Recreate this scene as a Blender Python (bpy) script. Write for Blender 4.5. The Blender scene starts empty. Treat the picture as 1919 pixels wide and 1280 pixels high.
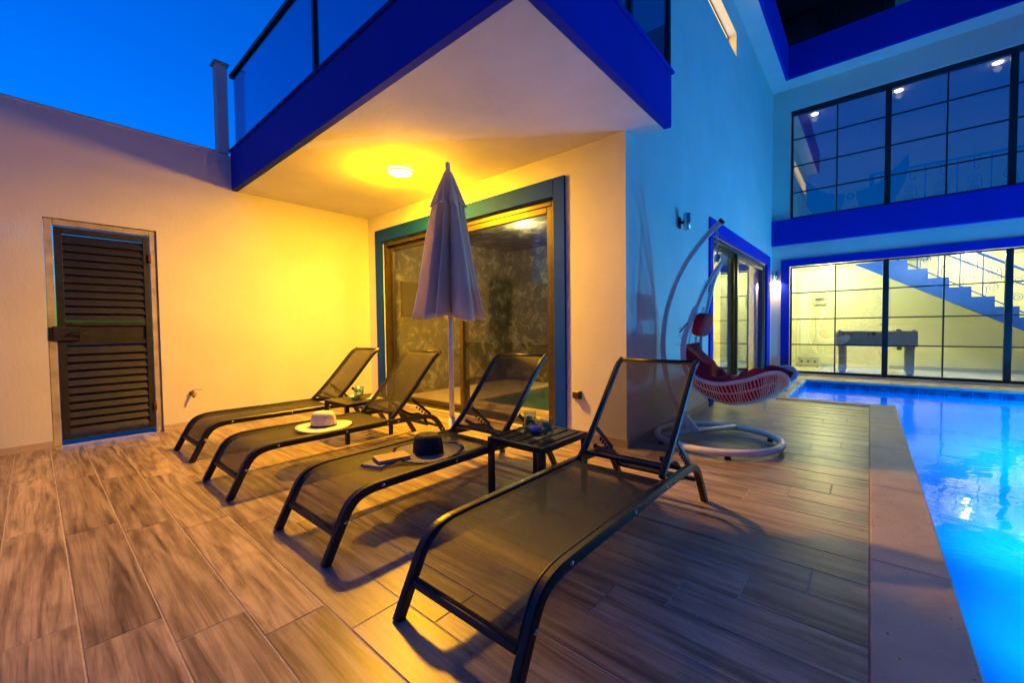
import bpy, math, random
from mathutils import Vector, Matrix
random.seed(7)
S = bpy.context.scene
COL = S.collection
rad = math.radians

# ------------------------------------------------------------------ camera
def make_camera():
    yaw, pitch, roll = rad(40.81), 0.0322, -0.01255
    R = Vector((math.cos(yaw), math.sin(yaw), 0)); F = Vector((-math.sin(yaw), math.cos(yaw), 0)); U = Vector((0, 0, 1))
    F2 = math.cos(pitch)*F - math.sin(pitch)*U; U2 = math.sin(pitch)*F + math.cos(pitch)*U
    R3 = math.cos(roll)*R + math.sin(roll)*U2; U3 = -math.sin(roll)*R + math.cos(roll)*U2
    cd = bpy.data.cameras.new('camera'); cd.sensor_fit = 'HORIZONTAL'; cd.sensor_width = 36; cd.lens = 36*775.04/1919
    cd.clip_start = 0.03; cd.clip_end = 3000
    co = bpy.data.objects.new('camera', cd); COL.objects.link(co)
    M = Matrix((R3, U3, -F2)).transposed().to_4x4(); M.translation = Vector((0, 0, 1.05))
    co.matrix_world = M
    S.camera = co
make_camera()

# ------------------------------------------------------------------ dusk sky (the sun has set)
SKY_STRENGTH = 0.057
W = bpy.data.worlds.new('World'); S.world = W; W.use_nodes = True
wn = W.node_tree.nodes; wl = W.node_tree.links
sky = wn.new('ShaderNodeTexSky'); sky.sky_type = 'NISHITA'; sky.sun_disc = False
sky.sun_elevation = rad(1.0); sky.sun_rotation = rad(262); sky.air_density = 1.3; sky.dust_density = 0.3; sky.ozone_density = 4.0
tint = wn.new('ShaderNodeMix'); tint.data_type = 'RGBA'; tint.blend_type = 'MULTIPLY'; tint.inputs[0].default_value = 1.0
tint.inputs[7].default_value = (0.0, 0.62, 1.65, 1)
bgd = wn['Background']; bgd.inputs[1].default_value = SKY_STRENGTH
wl.new(sky.outputs[0], tint.inputs[6]); wl.new(tint.outputs[2], bgd.inputs[0])

# ------------------------------------------------------------------ exposure, renderer
S.view_settings.view_transform = 'Standard'; S.view_settings.look = 'None'; S.view_settings.exposure = 3.47; S.view_settings.gamma = 1.0
S.view_settings.use_curve_mapping = False
S.render.engine = 'CYCLES'
c = S.cycles
c.use_denoising = True; c.max_bounces = 10; c.diffuse_bounces = 4; c.glossy_bounces = 5; c.transmission_bounces = 8; c.transparent_max_bounces = 24
c.sample_clamp_indirect = 4.0; c.caustics_reflective = False; c.caustics_refractive = False; c.blur_glossy = 0.5

# ------------------------------------------------------------------ materials
MATS = {}
def nmat(name):
    m = bpy.data.materials.new(name); m.use_nodes = True
    MATS[name] = m
    nt = m.node_tree
    return m, nt, nt.nodes, nt.links, nt.nodes['Principled BSDF']
def col4(c): return (c[0], c[1], c[2], 1)
def coords(n, l, kind='Object', scale=(1, 1, 1), rot=(0, 0, 0)):
    t = n.new('ShaderNodeTexCoord'); mp = n.new('ShaderNodeMapping')
    mp.inputs['Scale'].default_value = scale; mp.inputs['Rotation'].default_value = rot
    if kind == 'World':
        g = n.new('ShaderNodeNewGeometry'); l.new(g.outputs['Position'], mp.inputs['Vector'])
    else: l.new(t.outputs[kind], mp.inputs['Vector'])
    return mp.outputs[0]
def noise(n, l, vec, scale, detail=4, rough=.55, dist=0):
    t = n.new('ShaderNodeTexNoise'); t.inputs['Scale'].default_value = scale; t.inputs['Detail'].default_value = detail
    t.inputs['Roughness'].default_value = rough; t.inputs['Distortion'].default_value = dist
    l.new(vec, t.inputs['Vector']); return t.outputs['Fac']
def ramp(n, l, fac, stops):
    r = n.new('ShaderNodeValToRGB'); e = r.color_ramp.elements
    while len(e) < len(stops): e.new(.5)
    for k, (p, cc) in enumerate(stops): e[k].position = p; e[k].color = col4(cc) if len(cc) == 3 else cc
    l.new(fac, r.inputs[0]); return r.outputs[0]
def bump(n, l, h, b, strength, dist=.01):
    k = n.new('ShaderNodeBump'); k.inputs['Strength'].default_value = strength; k.inputs['Distance'].default_value = dist
    l.new(h, k.inputs['Height']); l.new(k.outputs[0], b.inputs['Normal'])
def simple(name, base, rough=.5, metal=0, var=.12, vs=18, bmp=0, bs=120, spec=.5, coat=0):
    m, nt, n, l, b = nmat(name)
    v = coords(n, l)
    f = noise(n, l, v, vs)
    lo = [max(0, x*(1-var)) for x in base]; hi = [min(1, x*(1+var)) for x in base]
    l.new(ramp(n, l, f, [(.3, lo), (.7, hi)]), b.inputs['Base Color'])
    b.inputs['Roughness'].default_value = rough; b.inputs['Metallic'].default_value = metal
    b.inputs['Specular IOR Level'].default_value = spec; b.inputs['Coat Weight'].default_value = coat
    if bmp: bump(n, l, noise(n, l, v, bs, 3), b, bmp, .004)
    return m
def plaster(name, base, dirt=.10, streak=True):
    m, nt, n, l, b = nmat(name)
    v = coords(n, l, 'World'); f = noise(n, l, v, 1.3, 6, .6); f2 = noise(n, l, v, 60, 4, .7)
    lo = [x*(1-dirt) for x in base]
    l.new(ramp(n, l, f, [(.3, lo), (.65, base)]), b.inputs['Base Color'])
    b.inputs['Roughness'].default_value = .85; b.inputs['Specular IOR Level'].default_value = .25
    vs = coords(n, l, 'World', (34, 34, 9) if streak else (40, 40, 40)); f3 = noise(n, l, vs, 1, 3, .6)
    ad = n.new('ShaderNodeMath'); ad.operation = 'ADD'; l.new(f2, ad.inputs[0]); l.new(f3, ad.inputs[1])
    bump(n, l, ad.outputs[0], b, .36, .006)
    return m
plaster('plaster_white', (.80, .775, .70))
plaster('plaster_soffit', (.80, .79, .77), .16, False)
plaster('plaster_blue', (.003, .026, .50), .12)
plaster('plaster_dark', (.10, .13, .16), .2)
plaster('plaster_interior', (.80, .80, .60), .05)
simple('blue_trim', (.003, .052, .62), .7, 0, .1, 5, .06, 90, .12)
simple('black_metal', (.014, .014, .017), .38, .2, .2, 30, .05, 300)
simple('black_frame', (.012, .012, .020), .5, 0, .15, 20, .04, 200)
simple('aluminium_bronze', (.085, .068, .042), .38, .55, .2, 12, .04, 200)
simple('gate_metal', (.032, .030, .026), .5, .3, .3, 14, .10, 90)
simple('gate_post', (.48, .43, .37), .55, .1, .25, 9, .12, 60)
simple('rust', (.16, .05, .02), .8, .2, .4, 40, .3, 120)
simple('steel', (.62, .62, .62), .25, 1, .05)
simple('brass', (.30, .20, .09), .4, .9, .25, 40, .1, 90)
simple('white_paint', (.78, .78, .78), .4, 0, .10, 14, .08, 80)
simple('rattan_white', (.80, .80, .80), .55, 0, .12, 60, .2, 200)
simple('strap_black', (.02, .02, .02), .7)
simple('cushion_red', (.66, .010, .028), .85, 0, .25, 9, .25, 350)
simple('straw_light', (.80, .70, .48), .8, 0, .12, 60, .4, 260)
simple('straw_dark', (.014, .015, .024), .8, 0, .25, 60, .4, 260)
simple('straw_grey', (.15, .14, .12), .8, 0, .3, 60, .4, 260)
simple('canvas_beige', (.34, .26, .16), .9, 0, .15, 9, .1, 200)
simple('ribbon', (.08, .07, .10), .7)
simple('paper', (.75, .72, .65), .8)
simple('book_cover', (.50, .22, .10), .45)
simple('book_cover_dark', (.06, .06, .12), .45)
simple('dish_blue', (.05, .22, .70), .25, 0, .05, 10, 0, 100, .5, .4)
simple('dish_white', (.75, .74, .70), .3)
simple('nuts', (.25, .12, .05), .7, 0, .5, 80, .4, 120)
simple('lime', (.16, .36, .03), .5, 0, .5, 60, .3, 120)
simple('mint', (.04, .22, .02), .5, 0, .6, 60, .4, 120)
simple('foosball_grey', (.33, .36, .36), .45)
simple('foosball_dark', (.03, .03, .03), .5)
simple('score_red', (.35, .05, .03), .5)
simple('stair_blue', (.008, .08, .70), .6)
simple('panel_grey', (.42, .44, .38), .4)
simple('interior_floor', (.62, .60, .48), .25, 0, .08, 3)
simple('mural_blue', (.012, .07, .33), .8, 0, .35, 22)
simple('twig', (.10, .07, .05), .8)
simple('ground_soil', (.10, .09, .07), .9, 0, .3, 3)
simple('grout', (.55, .49, .40), .9, 0, .15, 30)
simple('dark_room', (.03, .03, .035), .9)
simple('tv_black', (.01, .01, .012), .2)
simple('door_white', (.72, .70, .58), .4)

def canvas():
    m, nt, n, l, b = nmat('canvas')
    v = coords(n, l); f = noise(n, l, v, 6, 4)
    l.new(ramp(n, l, f, [(.3, (.84, .80, .74)), (.7, (.92, .89, .83))]), b.inputs['Base Color'])
    b.inputs['Roughness'].default_value = .9; b.inputs['Specular IOR Level'].default_value = .15
    bump(n, l, noise(n, l, v, 30, 4), b, .35, .01)
    tr = n.new('ShaderNodeBsdfTranslucent'); tr.inputs[0].default_value = (.85, .80, .72, 1)
    mx = n.new('ShaderNodeMixShader'); mx.inputs[0].default_value = .45
    l.new(b.outputs[0], mx.inputs[1]); l.new(tr.outputs[0], mx.inputs[2]); l.new(mx.outputs[0], n['Material Output'].inputs[0])
canvas()
def mesh_fabric():
    m, nt, n, l, b = nmat('mesh_fabric')
    v = coords(n, l); f = noise(n, l, v, 5, 4)
    l.new(ramp(n, l, f, [(.3, (.018, .017, .016)), (.7, (.028, .026, .024))]), b.inputs['Base Color'])
    b.inputs['Roughness'].default_value = .55; b.inputs['Specular IOR Level'].default_value = .35
    w = n.new('ShaderNodeTexChecker'); w.inputs['Scale'].default_value = 420; l.new(v, w.inputs['Vector'])
    bump(n, l, w.outputs['Fac'], b, .5, .001)
    t = n.new('ShaderNodeBsdfTransparent'); t.inputs[0].default_value = (1, 1, 1, 1)
    mx = n.new('ShaderNodeMixShader')
    # woven mesh: open area falls at grazing view angles, as for any thick weave
    lw = n.new('ShaderNodeLayerWeight'); lw.inputs[0].default_value = .45
    mr = n.new('ShaderNodeMapRange'); mr.inputs['To Min'].default_value = .60; mr.inputs['To Max'].default_value = 1.0
    l.new(lw.outputs['Facing'], mr.inputs[0]); l.new(mr.outputs[0], mx.inputs[0])
    l.new(t.outputs[0], mx.inputs[1]); l.new(b.outputs[0], mx.inputs[2]); l.new(mx.outputs[0], n['Material Output'].inputs[0])
mesh_fabric()
def glass(name, ior, tintc, rough=0.0):
    m, nt, n, l, b = nmat(name)
    n.remove(b)
    lw = n.new('ShaderNodeLayerWeight'); lw.inputs[0].default_value = .5
    pw = n.new('ShaderNodeMath'); pw.operation = 'POWER'; pw.inputs[1].default_value = 5; l.new(lw.outputs['Facing'], pw.inputs[0])
    f0 = ((ior-1)/(ior+1))**2
    fr = n.new('ShaderNodeMapRange'); fr.inputs['To Min'].default_value = f0; fr.inputs['To Max'].default_value = 1; l.new(pw.outputs[0], fr.inputs[0])
    t = n.new('ShaderNodeBsdfTransparent'); t.inputs[0].default_value = col4(tintc)
    g = n.new('ShaderNodeBsdfGlossy'); g.inputs['Roughness'].default_value = rough
    v = coords(n, l, 'World'); k = n.new('ShaderNodeBump'); k.inputs['Strength'].default_value = .004; k.inputs['Distance'].default_value = .02
    l.new(noise(n, l, v, .8, 2), k.inputs['Height']); l.new(k.outputs[0], g.inputs['Normal'])
    mx = n.new('ShaderNodeMixShader'); l.new(fr.outputs[0], mx.inputs[0]); l.new(t.outputs[0], mx.inputs[1]); l.new(g.outputs[0], mx.inputs[2])
    l.new(mx.outputs[0], n['Material Output'].inputs[0])
glass('glass_window', 2.7, (.93, .96, .96))
glass('glass_tinted', 6.2, (.66, .76, .88))
glass('glass_door', 1.6, (.92, .93, .90))
glass('glass_rail', 1.7, (.50, .62, .80))
glass('glass_drink', 1.75, (.88, .95, .90))
def water():
    m, nt, n, l, b = nmat('water')
    n.remove(b)
    g = n.new('ShaderNodeBsdfGlass'); g.inputs['IOR'].default_value = 1.33; g.inputs['Roughness'].default_value = 0; g.inputs[0].default_value = (.80, .95, 1, 1)
    v = coords(n, l, 'World', (1, 1, 1))
    k = n.new('ShaderNodeBump'); k.inputs['Strength'].default_value = .09; k.inputs['Distance'].default_value = .05
    l.new(noise(n, l, v, 3.2, 3, .5, .6), k.inputs['Height']); l.new(k.outputs[0], g.inputs['Normal'])
    t = n.new('ShaderNodeBsdfTransparent'); t.inputs[0].default_value = (.7, .92, 1, 1)
    # let lamp and sky light reach the basin through the surface
    fr = n.new('ShaderNodeFresnel'); fr.inputs[0].default_value = 1.33; l.new(k.outputs[0], fr.inputs['Normal'])
    gl = n.new('ShaderNodeBsdfGlossy'); gl.inputs['Roughness'].default_value = 0.02; l.new(k.outputs[0], gl.inputs['Normal'])
    rf = n.new('ShaderNodeBsdfRefraction'); rf.inputs['IOR'].default_value = 1.33; rf.inputs['Roughness'].default_value = 0; rf.inputs[0].default_value = (.75, .93, 1, 1)
    l.new(k.outputs[0], rf.inputs['Normal'])
    m2 = n.new('ShaderNodeMixShader'); m2.inputs[0].default_value = .55; l.new(rf.outputs[0], m2.inputs[1]); l.new(t.outputs[0], m2.inputs[2])
    mx = n.new('ShaderNodeMixShader'); l.new(fr.outputs[0], mx.inputs[0]); l.new(m2.outputs[0], mx.inputs[1]); l.new(gl.outputs[0], mx.inputs[2])
    l.new(mx.outputs[0], n['Material Output'].inputs[0]); n.remove(g)
water()
def emit(name, c_, s):
    m, nt, n, l, b = nmat(name)
    b.inputs['Base Color'].default_value = col4(c_); b.inputs['Emission Color'].default_value = col4(c_); b.inputs['Emission Strength'].default_value = s
emit('lamp_warm', (1, .86, .55), 3)
emit('lamp_spot', (1, .80, .45), 5)
emit('lamp_pool', (.45, .85, 1), 1.2)
emit('window_lit', (1, .60, .11), .28)
def wood_tile():
    m, nt, n, l, b = nmat('wood_tile')
    oi = n.new('ShaderNodeObjectInfo'); tc = n.new('ShaderNodeTexCoord')
    ml = n.new('ShaderNodeVectorMath'); ml.operation = 'SCALE'; ml.inputs[0].default_value = (37, 19, 11); l.new(oi.outputs['Random'], ml.inputs['Scale'])
    ad = n.new('ShaderNodeVectorMath'); ad.operation = 'ADD'; l.new(tc.outputs['Object'], ad.inputs[0]); l.new(ml.outputs[0], ad.inputs[1])
    mp = n.new('ShaderNodeMapping'); mp.inputs['Scale'].default_value = (1.1, 14, 1); l.new(ad.outputs[0], mp.inputs[0])
    f1 = noise(n, l, mp.outputs[0], 1.0, 9, .60, 1.3)
    mp2 = n.new('ShaderNodeMapping'); mp2.inputs['Scale'].default_value = (2.6, 110, 1); l.new(ad.outputs[0], mp2.inputs[0])
    f2 = noise(n, l, mp2.outputs[0], 1.0, 5, .7, .5)
    mp3 = n.new('ShaderNodeMapping'); mp3.inputs['Scale'].default_value = (2.2, 4.5, 1); l.new(ad.outputs[0], mp3.inputs[0])
    f3 = noise(n, l, mp3.outputs[0], 1.0, 3, .5, 2.0)
    c1 = ramp(n, l, f1, [(.30, (.11, .078, .054)), (.44, (.29, .215, .150)), (.56, (.46, .36, .26)), (.75, (.56, .45, .33))])
    c2 = ramp(n, l, f2, [(.34, (.50, .47, .45)), (.52, (1, 1, 1))])
    c3 = ramp(n, l, f3, [(.35, (.62, .58, .55)), (.55, (1, 1, 1))])
    mx = n.new('ShaderNodeMix'); mx.data_type = 'RGBA'; mx.blend_type = 'MULTIPLY'; mx.inputs[0].default_value = .75; l.new(c1, mx.inputs[6]); l.new(c2, mx.inputs[7])
    my = n.new('ShaderNodeMix'); my.data_type = 'RGBA'; my.blend_type = 'MULTIPLY'; my.inputs[0].default_value = .5; l.new(mx.outputs[2], my.inputs[6]); l.new(c3, my.inputs[7])
    hs = n.new('ShaderNodeHueSaturation'); mr = n.new('ShaderNodeMapRange'); mr.inputs['To Min'].default_value = .82; mr.inputs['To Max'].default_value = 1.22
    l.new(oi.outputs['Random'], mr.inputs[0]); l.new(mr.outputs[0], hs.inputs['Value']); l.new(my.outputs[2], hs.inputs['Color'])
    l.new(hs.outputs[0], b.inputs['Base Color'])
    rr = n.new('ShaderNodeMapRange'); rr.inputs['To Min'].default_value = .27; rr.inputs['To Max'].default_value = .46; l.new(f1, rr.inputs[0]); l.new(rr.outputs[0], b.inputs['Roughness'])
    bump(n, l, f2, b, .12, .003)
wood_tile()
def travertine():
    m, nt, n, l, b = nmat('travertine')
    v = coords(n, l, 'World'); f = noise(n, l, v, 3.5, 7, .65, .4)
    base = ramp(n, l, f, [(.3, (.46, .36, .27)), (.5, (.58, .47, .36)), (.7, (.66, .55, .43))])
    vo = n.new('ShaderNodeTexNoise'); vo.inputs['Scale'].default_value = 1; vo.inputs['Detail'].default_value = 3
    mp = coords(n, l, 'World', (70, 34, 34)); l.new(mp, vo.inputs[0])
    pit = ramp(n, l, vo.outputs['Fac'], [(.27, (.35, .30, .27)), (.31, (1, 1, 1))])
    mx = n.new('ShaderNodeMix'); mx.data_type = 'RGBA'; mx.blend_type = 'MULTIPLY'; mx.inputs[0].default_value = 1; l.new(base, mx.inputs[6]); l.new(pit, mx.inputs[7])
    l.new(mx.outputs[2], b.inputs['Base Color']); b.inputs['Roughness'].default_value = .6
    bump(n, l, pit, b, .5, .003)
travertine()
def pool_tile(name, lo, hi, sc):
    m, nt, n, l, b = nmat(name)
    v = coords(n, l, 'World'); f = noise(n, l, v, sc, 4)
    l.new(ramp(n, l, f, [(.35, lo), (.65, hi)]), b.inputs['Base Color']); b.inputs['Roughness'].default_value = .25
pool_tile('pool_lining', (.012, .34, .76), (.025, .42, .85), 1.2)
pool_tile('pool_band', (.008, .045, .16), (.05, .14, .32), 14)
pool_tile('plunge_water', (.02, .10, .13), (.04, .15, .18), 3)
def stone_wall():
    m, nt, n, l, b = nmat('stone_wall')
    v = coords(n, l, 'World'); f = noise(n, l, v, 4.5, 9, .78, .5)
    l.new(ramp(n, l, f, [(.35, (.05, .047, .04)), (.52, (.12, .115, .095)), (.62, (.36, .345, .29)), (.74, (.14, .135, .11))]), b.inputs['Base Color'])
    b.inputs['Roughness'].default_value = .6; bump(n, l, f, b, .6, .03)
stone_wall()

# ------------------------------------------------------------------ mesh helpers
class MB:
    def __init__(s): s.v = []; s.f = []
    def add(s, v, f):
        o = len(s.v); s.v += [tuple(p) for p in v]; s.f += [tuple(i+o for i in q) for q in f]; return s
    def box(s, x0, x1, y0, y1, z0, z1):
        v = [(x, y, z) for z in (z0, z1) for y in (y0, y1) for x in (x0, x1)]
        return s.add(v, [(0, 2, 3, 1), (4, 5, 7, 6), (0, 1, 5, 4), (2, 6, 7, 3), (0, 4, 6, 2), (1, 3, 7, 5)])
    def cbox(s, x0, x1, y0, y1, z0, z1, c):
        v = [(x0, y0, z0), (x1, y0, z0), (x1, y1, z0), (x0, y1, z0), (x0, y0, z1-c), (x1, y0, z1-c), (x1, y1, z1-c), (x0, y1, z1-c),
             (x0+c, y0+c, z1), (x1-c, y0+c, z1), (x1-c, y1-c, z1), (x0+c, y1-c, z1)]
        f = [(3, 2, 1, 0), (8, 9, 10, 11)]
        for i in range(4):
            j = (i+1) % 4; f += [(i, j, 4+j, 4+i), (4+i, 4+j, 8+j, 8+i)]
        return s.add(v, f)
    def rbox(s, x0, x1, y0, y1, z0, z1, b):
        # box with all twelve edges chamfered
        cx, cy, cz = (x0+x1)/2, (y0+y1)/2, (z0+z1)/2; hx, hy, hz = (x1-x0)/2, (y1-y0)/2, (z1-z0)/2
        b = min(b, hx*.9, hy*.9, hz*.9); v = []; idx = {}
        for sx in (-1, 1):
            for sy in (-1, 1):
                for sz in (-1, 1):
                    for a in range(3):
                        p = [sx*(hx-b), sy*(hy-b), sz*(hz-b)]; p[a] += (sx, sy, sz)[a]*b
                        idx[(sx, sy, sz, a)] = len(v); v.append((cx+p[0], cy+p[1], cz+p[2]))
        f = []
        for a in range(3):
            o = [k for k in range(3) if k != a]
            for sg in (-1, 1):
                q = []
                for (p1, p2) in ((-1, -1), (1, -1), (1, 1), (-1, 1)):
                    t = [0, 0, 0]; t[a] = sg; t[o[0]] = p1; t[o[1]] = p2; q.append(idx[(*t, a)])
                f.append(tuple(q))
        for a in range(3):
            o = [k for k in range(3) if k != a]
            for p1 in (-1, 1):
                for p2 in (-1, 1):
                    t0 = [0, 0, 0]; t0[a] = -1; t0[o[0]] = p1; t0[o[1]] = p2; t1 = list(t0); t1[a] = 1
                    f.append((idx[(*t0, o[0])], idx[(*t1, o[0])], idx[(*t1, o[1])], idx[(*t0, o[1])]))
        for sx in (-1, 1):
            for sy in (-1, 1):
                for sz in (-1, 1): f.append(tuple(idx[(sx, sy, sz, a)] for a in range(3)))
        return s.add(v, f)
    def tube(s, path, r, n=8, closed=False, cap=True):
        P = [Vector(p) for p in path]; N = len(P); rr = r if isinstance(r, (list, tuple)) else [r]*N
        T = []
        for i in range(N):
            a = P[(i-1) % N] if (closed or i > 0) else P[i]; b = P[(i+1) % N] if (closed or i < N-1) else P[i]
            T.append((b-a).normalized())
        up = Vector((0, 0, 1)) if abs(T[0].z) < .9 else Vector((1, 0, 0))
        u = (up - T[0]*up.dot(T[0])).normalized(); vs = []
        for i in range(N):
            u = (u - T[i]*u.dot(T[i])); u = u.normalized() if u.length > 1e-6 else T[i].orthogonal().normalized()
            w = T[i].cross(u)
            for k in range(n):
                a = 2*math.pi*k/n; vs.append(P[i] + (u*math.cos(a)+w*math.sin(a))*rr[i])
        f = []
        for i in range(N if closed else N-1):
            j = (i+1) % N
            for k in range(n): f.append((i*n+k, i*n+(k+1) % n, j*n+(k+1) % n, j*n+k))
        if cap and not closed: f += [tuple(range(n))[::-1], tuple((N-1)*n+k for k in range(n))]
        return s.add(vs, f)
    def ribbon(s, path, x0, x1, h, bev=.006):
        # rectangular bar swept along a (y, z) path, spanning x0..x1, chamfered
        N = len(path); vs = []; f = []
        sec = [(x0+bev, h/2), (x1-bev, h/2), (x1, h/2-bev), (x1, -h/2+bev), (x1-bev, -h/2), (x0+bev, -h/2), (x0, -h/2+bev), (x0, h/2-bev)]
        for i in range(N):
            a = path[max(i-1, 0)]; b = path[min(i+1, N-1)]; d = math.hypot(b[0]-a[0], b[1]-a[1]); ty, tz = (b[0]-a[0])/d, (b[1]-a[1])/d
            for (x, q) in sec: vs.append((x, path[i][0]-tz*q, path[i][1]+ty*q))
        m = len(sec)
        for i in range(N-1):
            for k in range(m): f.append((i*m+k, i*m+(k+1) % m, (i+1)*m+(k+1) % m, (i+1)*m+k))
        f += [tuple(range(m))[::-1], tuple((N-1)*m+k for k in range(m))]
        return s.add(vs, f)
    def lathe(s, prof, n=24, c=(0, 0, 0)):
        vs = []; f = []; m = len(prof)
        for k in range(n):
            a = 2*math.pi*k/n
            for (r, z) in prof: vs.append((c[0]+r*math.cos(a), c[1]+r*math.sin(a), c[2]+z))
        for k in range(n):
            j = (k+1) % n
            for i in range(m-1): f.append((k*m+i, j*m+i, j*m+i+1, k*m+i+1))
        return s.add(vs, f)
    def grid(s, fn, nu, nv, wrap=False):
        vs = [fn(i/(nu if wrap else nu-1), j/(nv-1)) for j in range(nv) for i in range(nu)]; f = []
        for j in range(nv-1):
            for i in range(nu if wrap else nu-1):
                k = (i+1) % nu; f.append((j*nu+i, j*nu+k, (j+1)*nu+k, (j+1)*nu+i))
        return s.add(vs, f)
    def prism(s, poly, axis, a, b):
        n = len(poly); vs = []
        for t in (a, b):
            for (p, q) in poly: vs.append({'x': (t, p, q), 'y': (p, t, q), 'z': (p, q, t)}[axis])
        f = [tuple(range(n))[::-1], tuple(range(n, 2*n))]
        for i in range(n): f.append((i, (i+1) % n, n+(i+1) % n, n+i))
        return s.add(vs, f)
    def move(s, M):
        s.v = [tuple(M @ Vector(p)) for p in s.v]; return s
    def build(s, name, mat, parent=None, smooth=False, recalc=True):
        me = bpy.data.meshes.new(name); me.from_pydata(s.v, [], s.f)
        if recalc:
            import bmesh
            bm = bmesh.new(); bm.from_mesh(me); bmesh.ops.recalc_face_normals(bm, faces=bm.faces); bm.to_mesh(me); bm.free()
        me.materials.append(MATS[mat])
        if smooth:
            for p in me.polygons: p.use_smooth = True
        me.update()
        o = bpy.data.objects.new(name, me); COL.objects.link(o)
        if parent: o.parent = parent
        return o
def thing(name, label, cat, group=None, loc=(0, 0, 0), rz=0):
    o = bpy.data.objects.new(name, None); COL.objects.link(o); o.empty_display_size = .1
    o.location = loc; o.rotation_euler = (0, 0, rz)
    return tag(o, label, cat, group)
def tag(o, label=None, cat=None, group=None, kind=None):
    if label: o['label'] = label
    if cat: o['category'] = cat
    if group: o['group'] = group
    if kind: o['kind'] = kind
    return o
def part_group(name, parent):
    o = bpy.data.objects.new(name, None); COL.objects.link(o); o.parent = parent; o.empty_display_size = .1; return o
def copy_tree(o, parent=None):
    k = o.copy(); COL.objects.link(k)
    if parent: k.parent = parent
    for ch in list(o.children): copy_tree(ch, k)
    return k
def box(name, mat, parent, *b, bev=0):
    m = MB(); m.rbox(*b, bev) if bev else m.box(*b); return m.build(name, mat, parent)
def smoothpath(pts, k=6):
    # Catmull-Rom through points of any dimension
    out = []; P = [tuple(p) for p in pts]; n = len(P); d = len(P[0])
    for i in range(n-1):
        p0, p1, p2, p3 = P[max(i-1, 0)], P[i], P[i+1], P[min(i+2, n-1)]
        for t in range(k):
            u = t/k; out.append(tuple(.5*((2*p1[a]) + (-p0[a]+p2[a])*u + (2*p0[a]-5*p1[a]+4*p2[a]-p3[a])*u*u + (-p0[a]+3*p1[a]-3*p2[a]+p3[a])*u**3) for a in range(d)))
    out.append(P[-1]); return out
def wall_with_holes(m, axis, pos0, pos1, u0, u1, z0, z1, holes):
    # wall of thickness pos0..pos1 along axis 'x' or 'y'; holes = (ua, ub, za, zb) cut out of the u/z rectangle, butted pieces
    us = sorted({u0, u1, *[h[0] for h in holes], *[h[1] for h in holes]}); zs = sorted({z0, z1, *[h[2] for h in holes], *[h[3] for h in holes]})
    vid = {}; V = []; Fc = []
    def vi(i, j, k):
        key = (i, j, k)
        if key not in vid:
            vid[key] = len(V); p = (pos0, pos1)[k]; V.append((p, us[i], zs[j]) if axis == 'x' else (us[i], p, zs[j]))
        return vid[key]
    def solid(i, j):
        if not (0 <= i < len(us)-1 and 0 <= j < len(zs)-1): return False
        cu, cz = (us[i]+us[i+1])/2, (zs[j]+zs[j+1])/2
        return not any(h[0] < cu < h[1] and h[2] < cz < h[3] for h in holes)
    for i in range(len(us)-1):
        for j in range(len(zs)-1):
            if not solid(i, j): continue
            for k in (0, 1): Fc.append((vi(i, j, k), vi(i+1, j, k), vi(i+1, j+1, k), vi(i, j+1, k)))
            if not solid(i-1, j): Fc.append((vi(i, j, 0), vi(i, j+1, 0), vi(i, j+1, 1), vi(i, j, 1)))
            if not solid(i+1, j): Fc.append((vi(i+1, j, 0), vi(i+1, j+1, 0), vi(i+1, j+1, 1), vi(i+1, j, 1)))
            if not solid(i, j-1): Fc.append((vi(i, j, 0), vi(i+1, j, 0), vi(i+1, j, 1), vi(i, j, 1)))
            if not solid(i, j+1): Fc.append((vi(i, j+1, 0), vi(i+1, j+1, 0), vi(i+1, j+1, 1), vi(i, j+1, 1)))
    return m.add(V, Fc)
def light(name, kind, loc, energy, color, parent=None, size=.08, rot=None, spot=None, blend=.5):
    ld = bpy.data.lights.new(name, kind); ld.energy = energy; ld.color = color
    if kind in ('POINT', 'SPOT'): ld.shadow_soft_size = size
    if kind == 'AREA': ld.shape = 'DISK'; ld.size = size
    if kind == 'SPOT': ld.spot_size = spot; ld.spot_blend = blend
    o = bpy.data.objects.new(name, ld); COL.objects.link(o); o.location = loc
    if rot: o.rotation_euler = rot
    if parent: o.parent = parent
    return o

# ------------------------------------------------------------------ main dimensions (metres)
xL, yB, xR, yP, zC = -5.664, 3.312, -1.569, 10.248, 2.70
yF, xF, c1, c2, yE = 1.575, -1.26, .014, .2675, 3.52
dE0, dE1, pX, pY = 6.86, 7.06, -.89, 9.55      # deck end, coping, pool notch left edge and far edge
WATER = -.11

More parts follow.
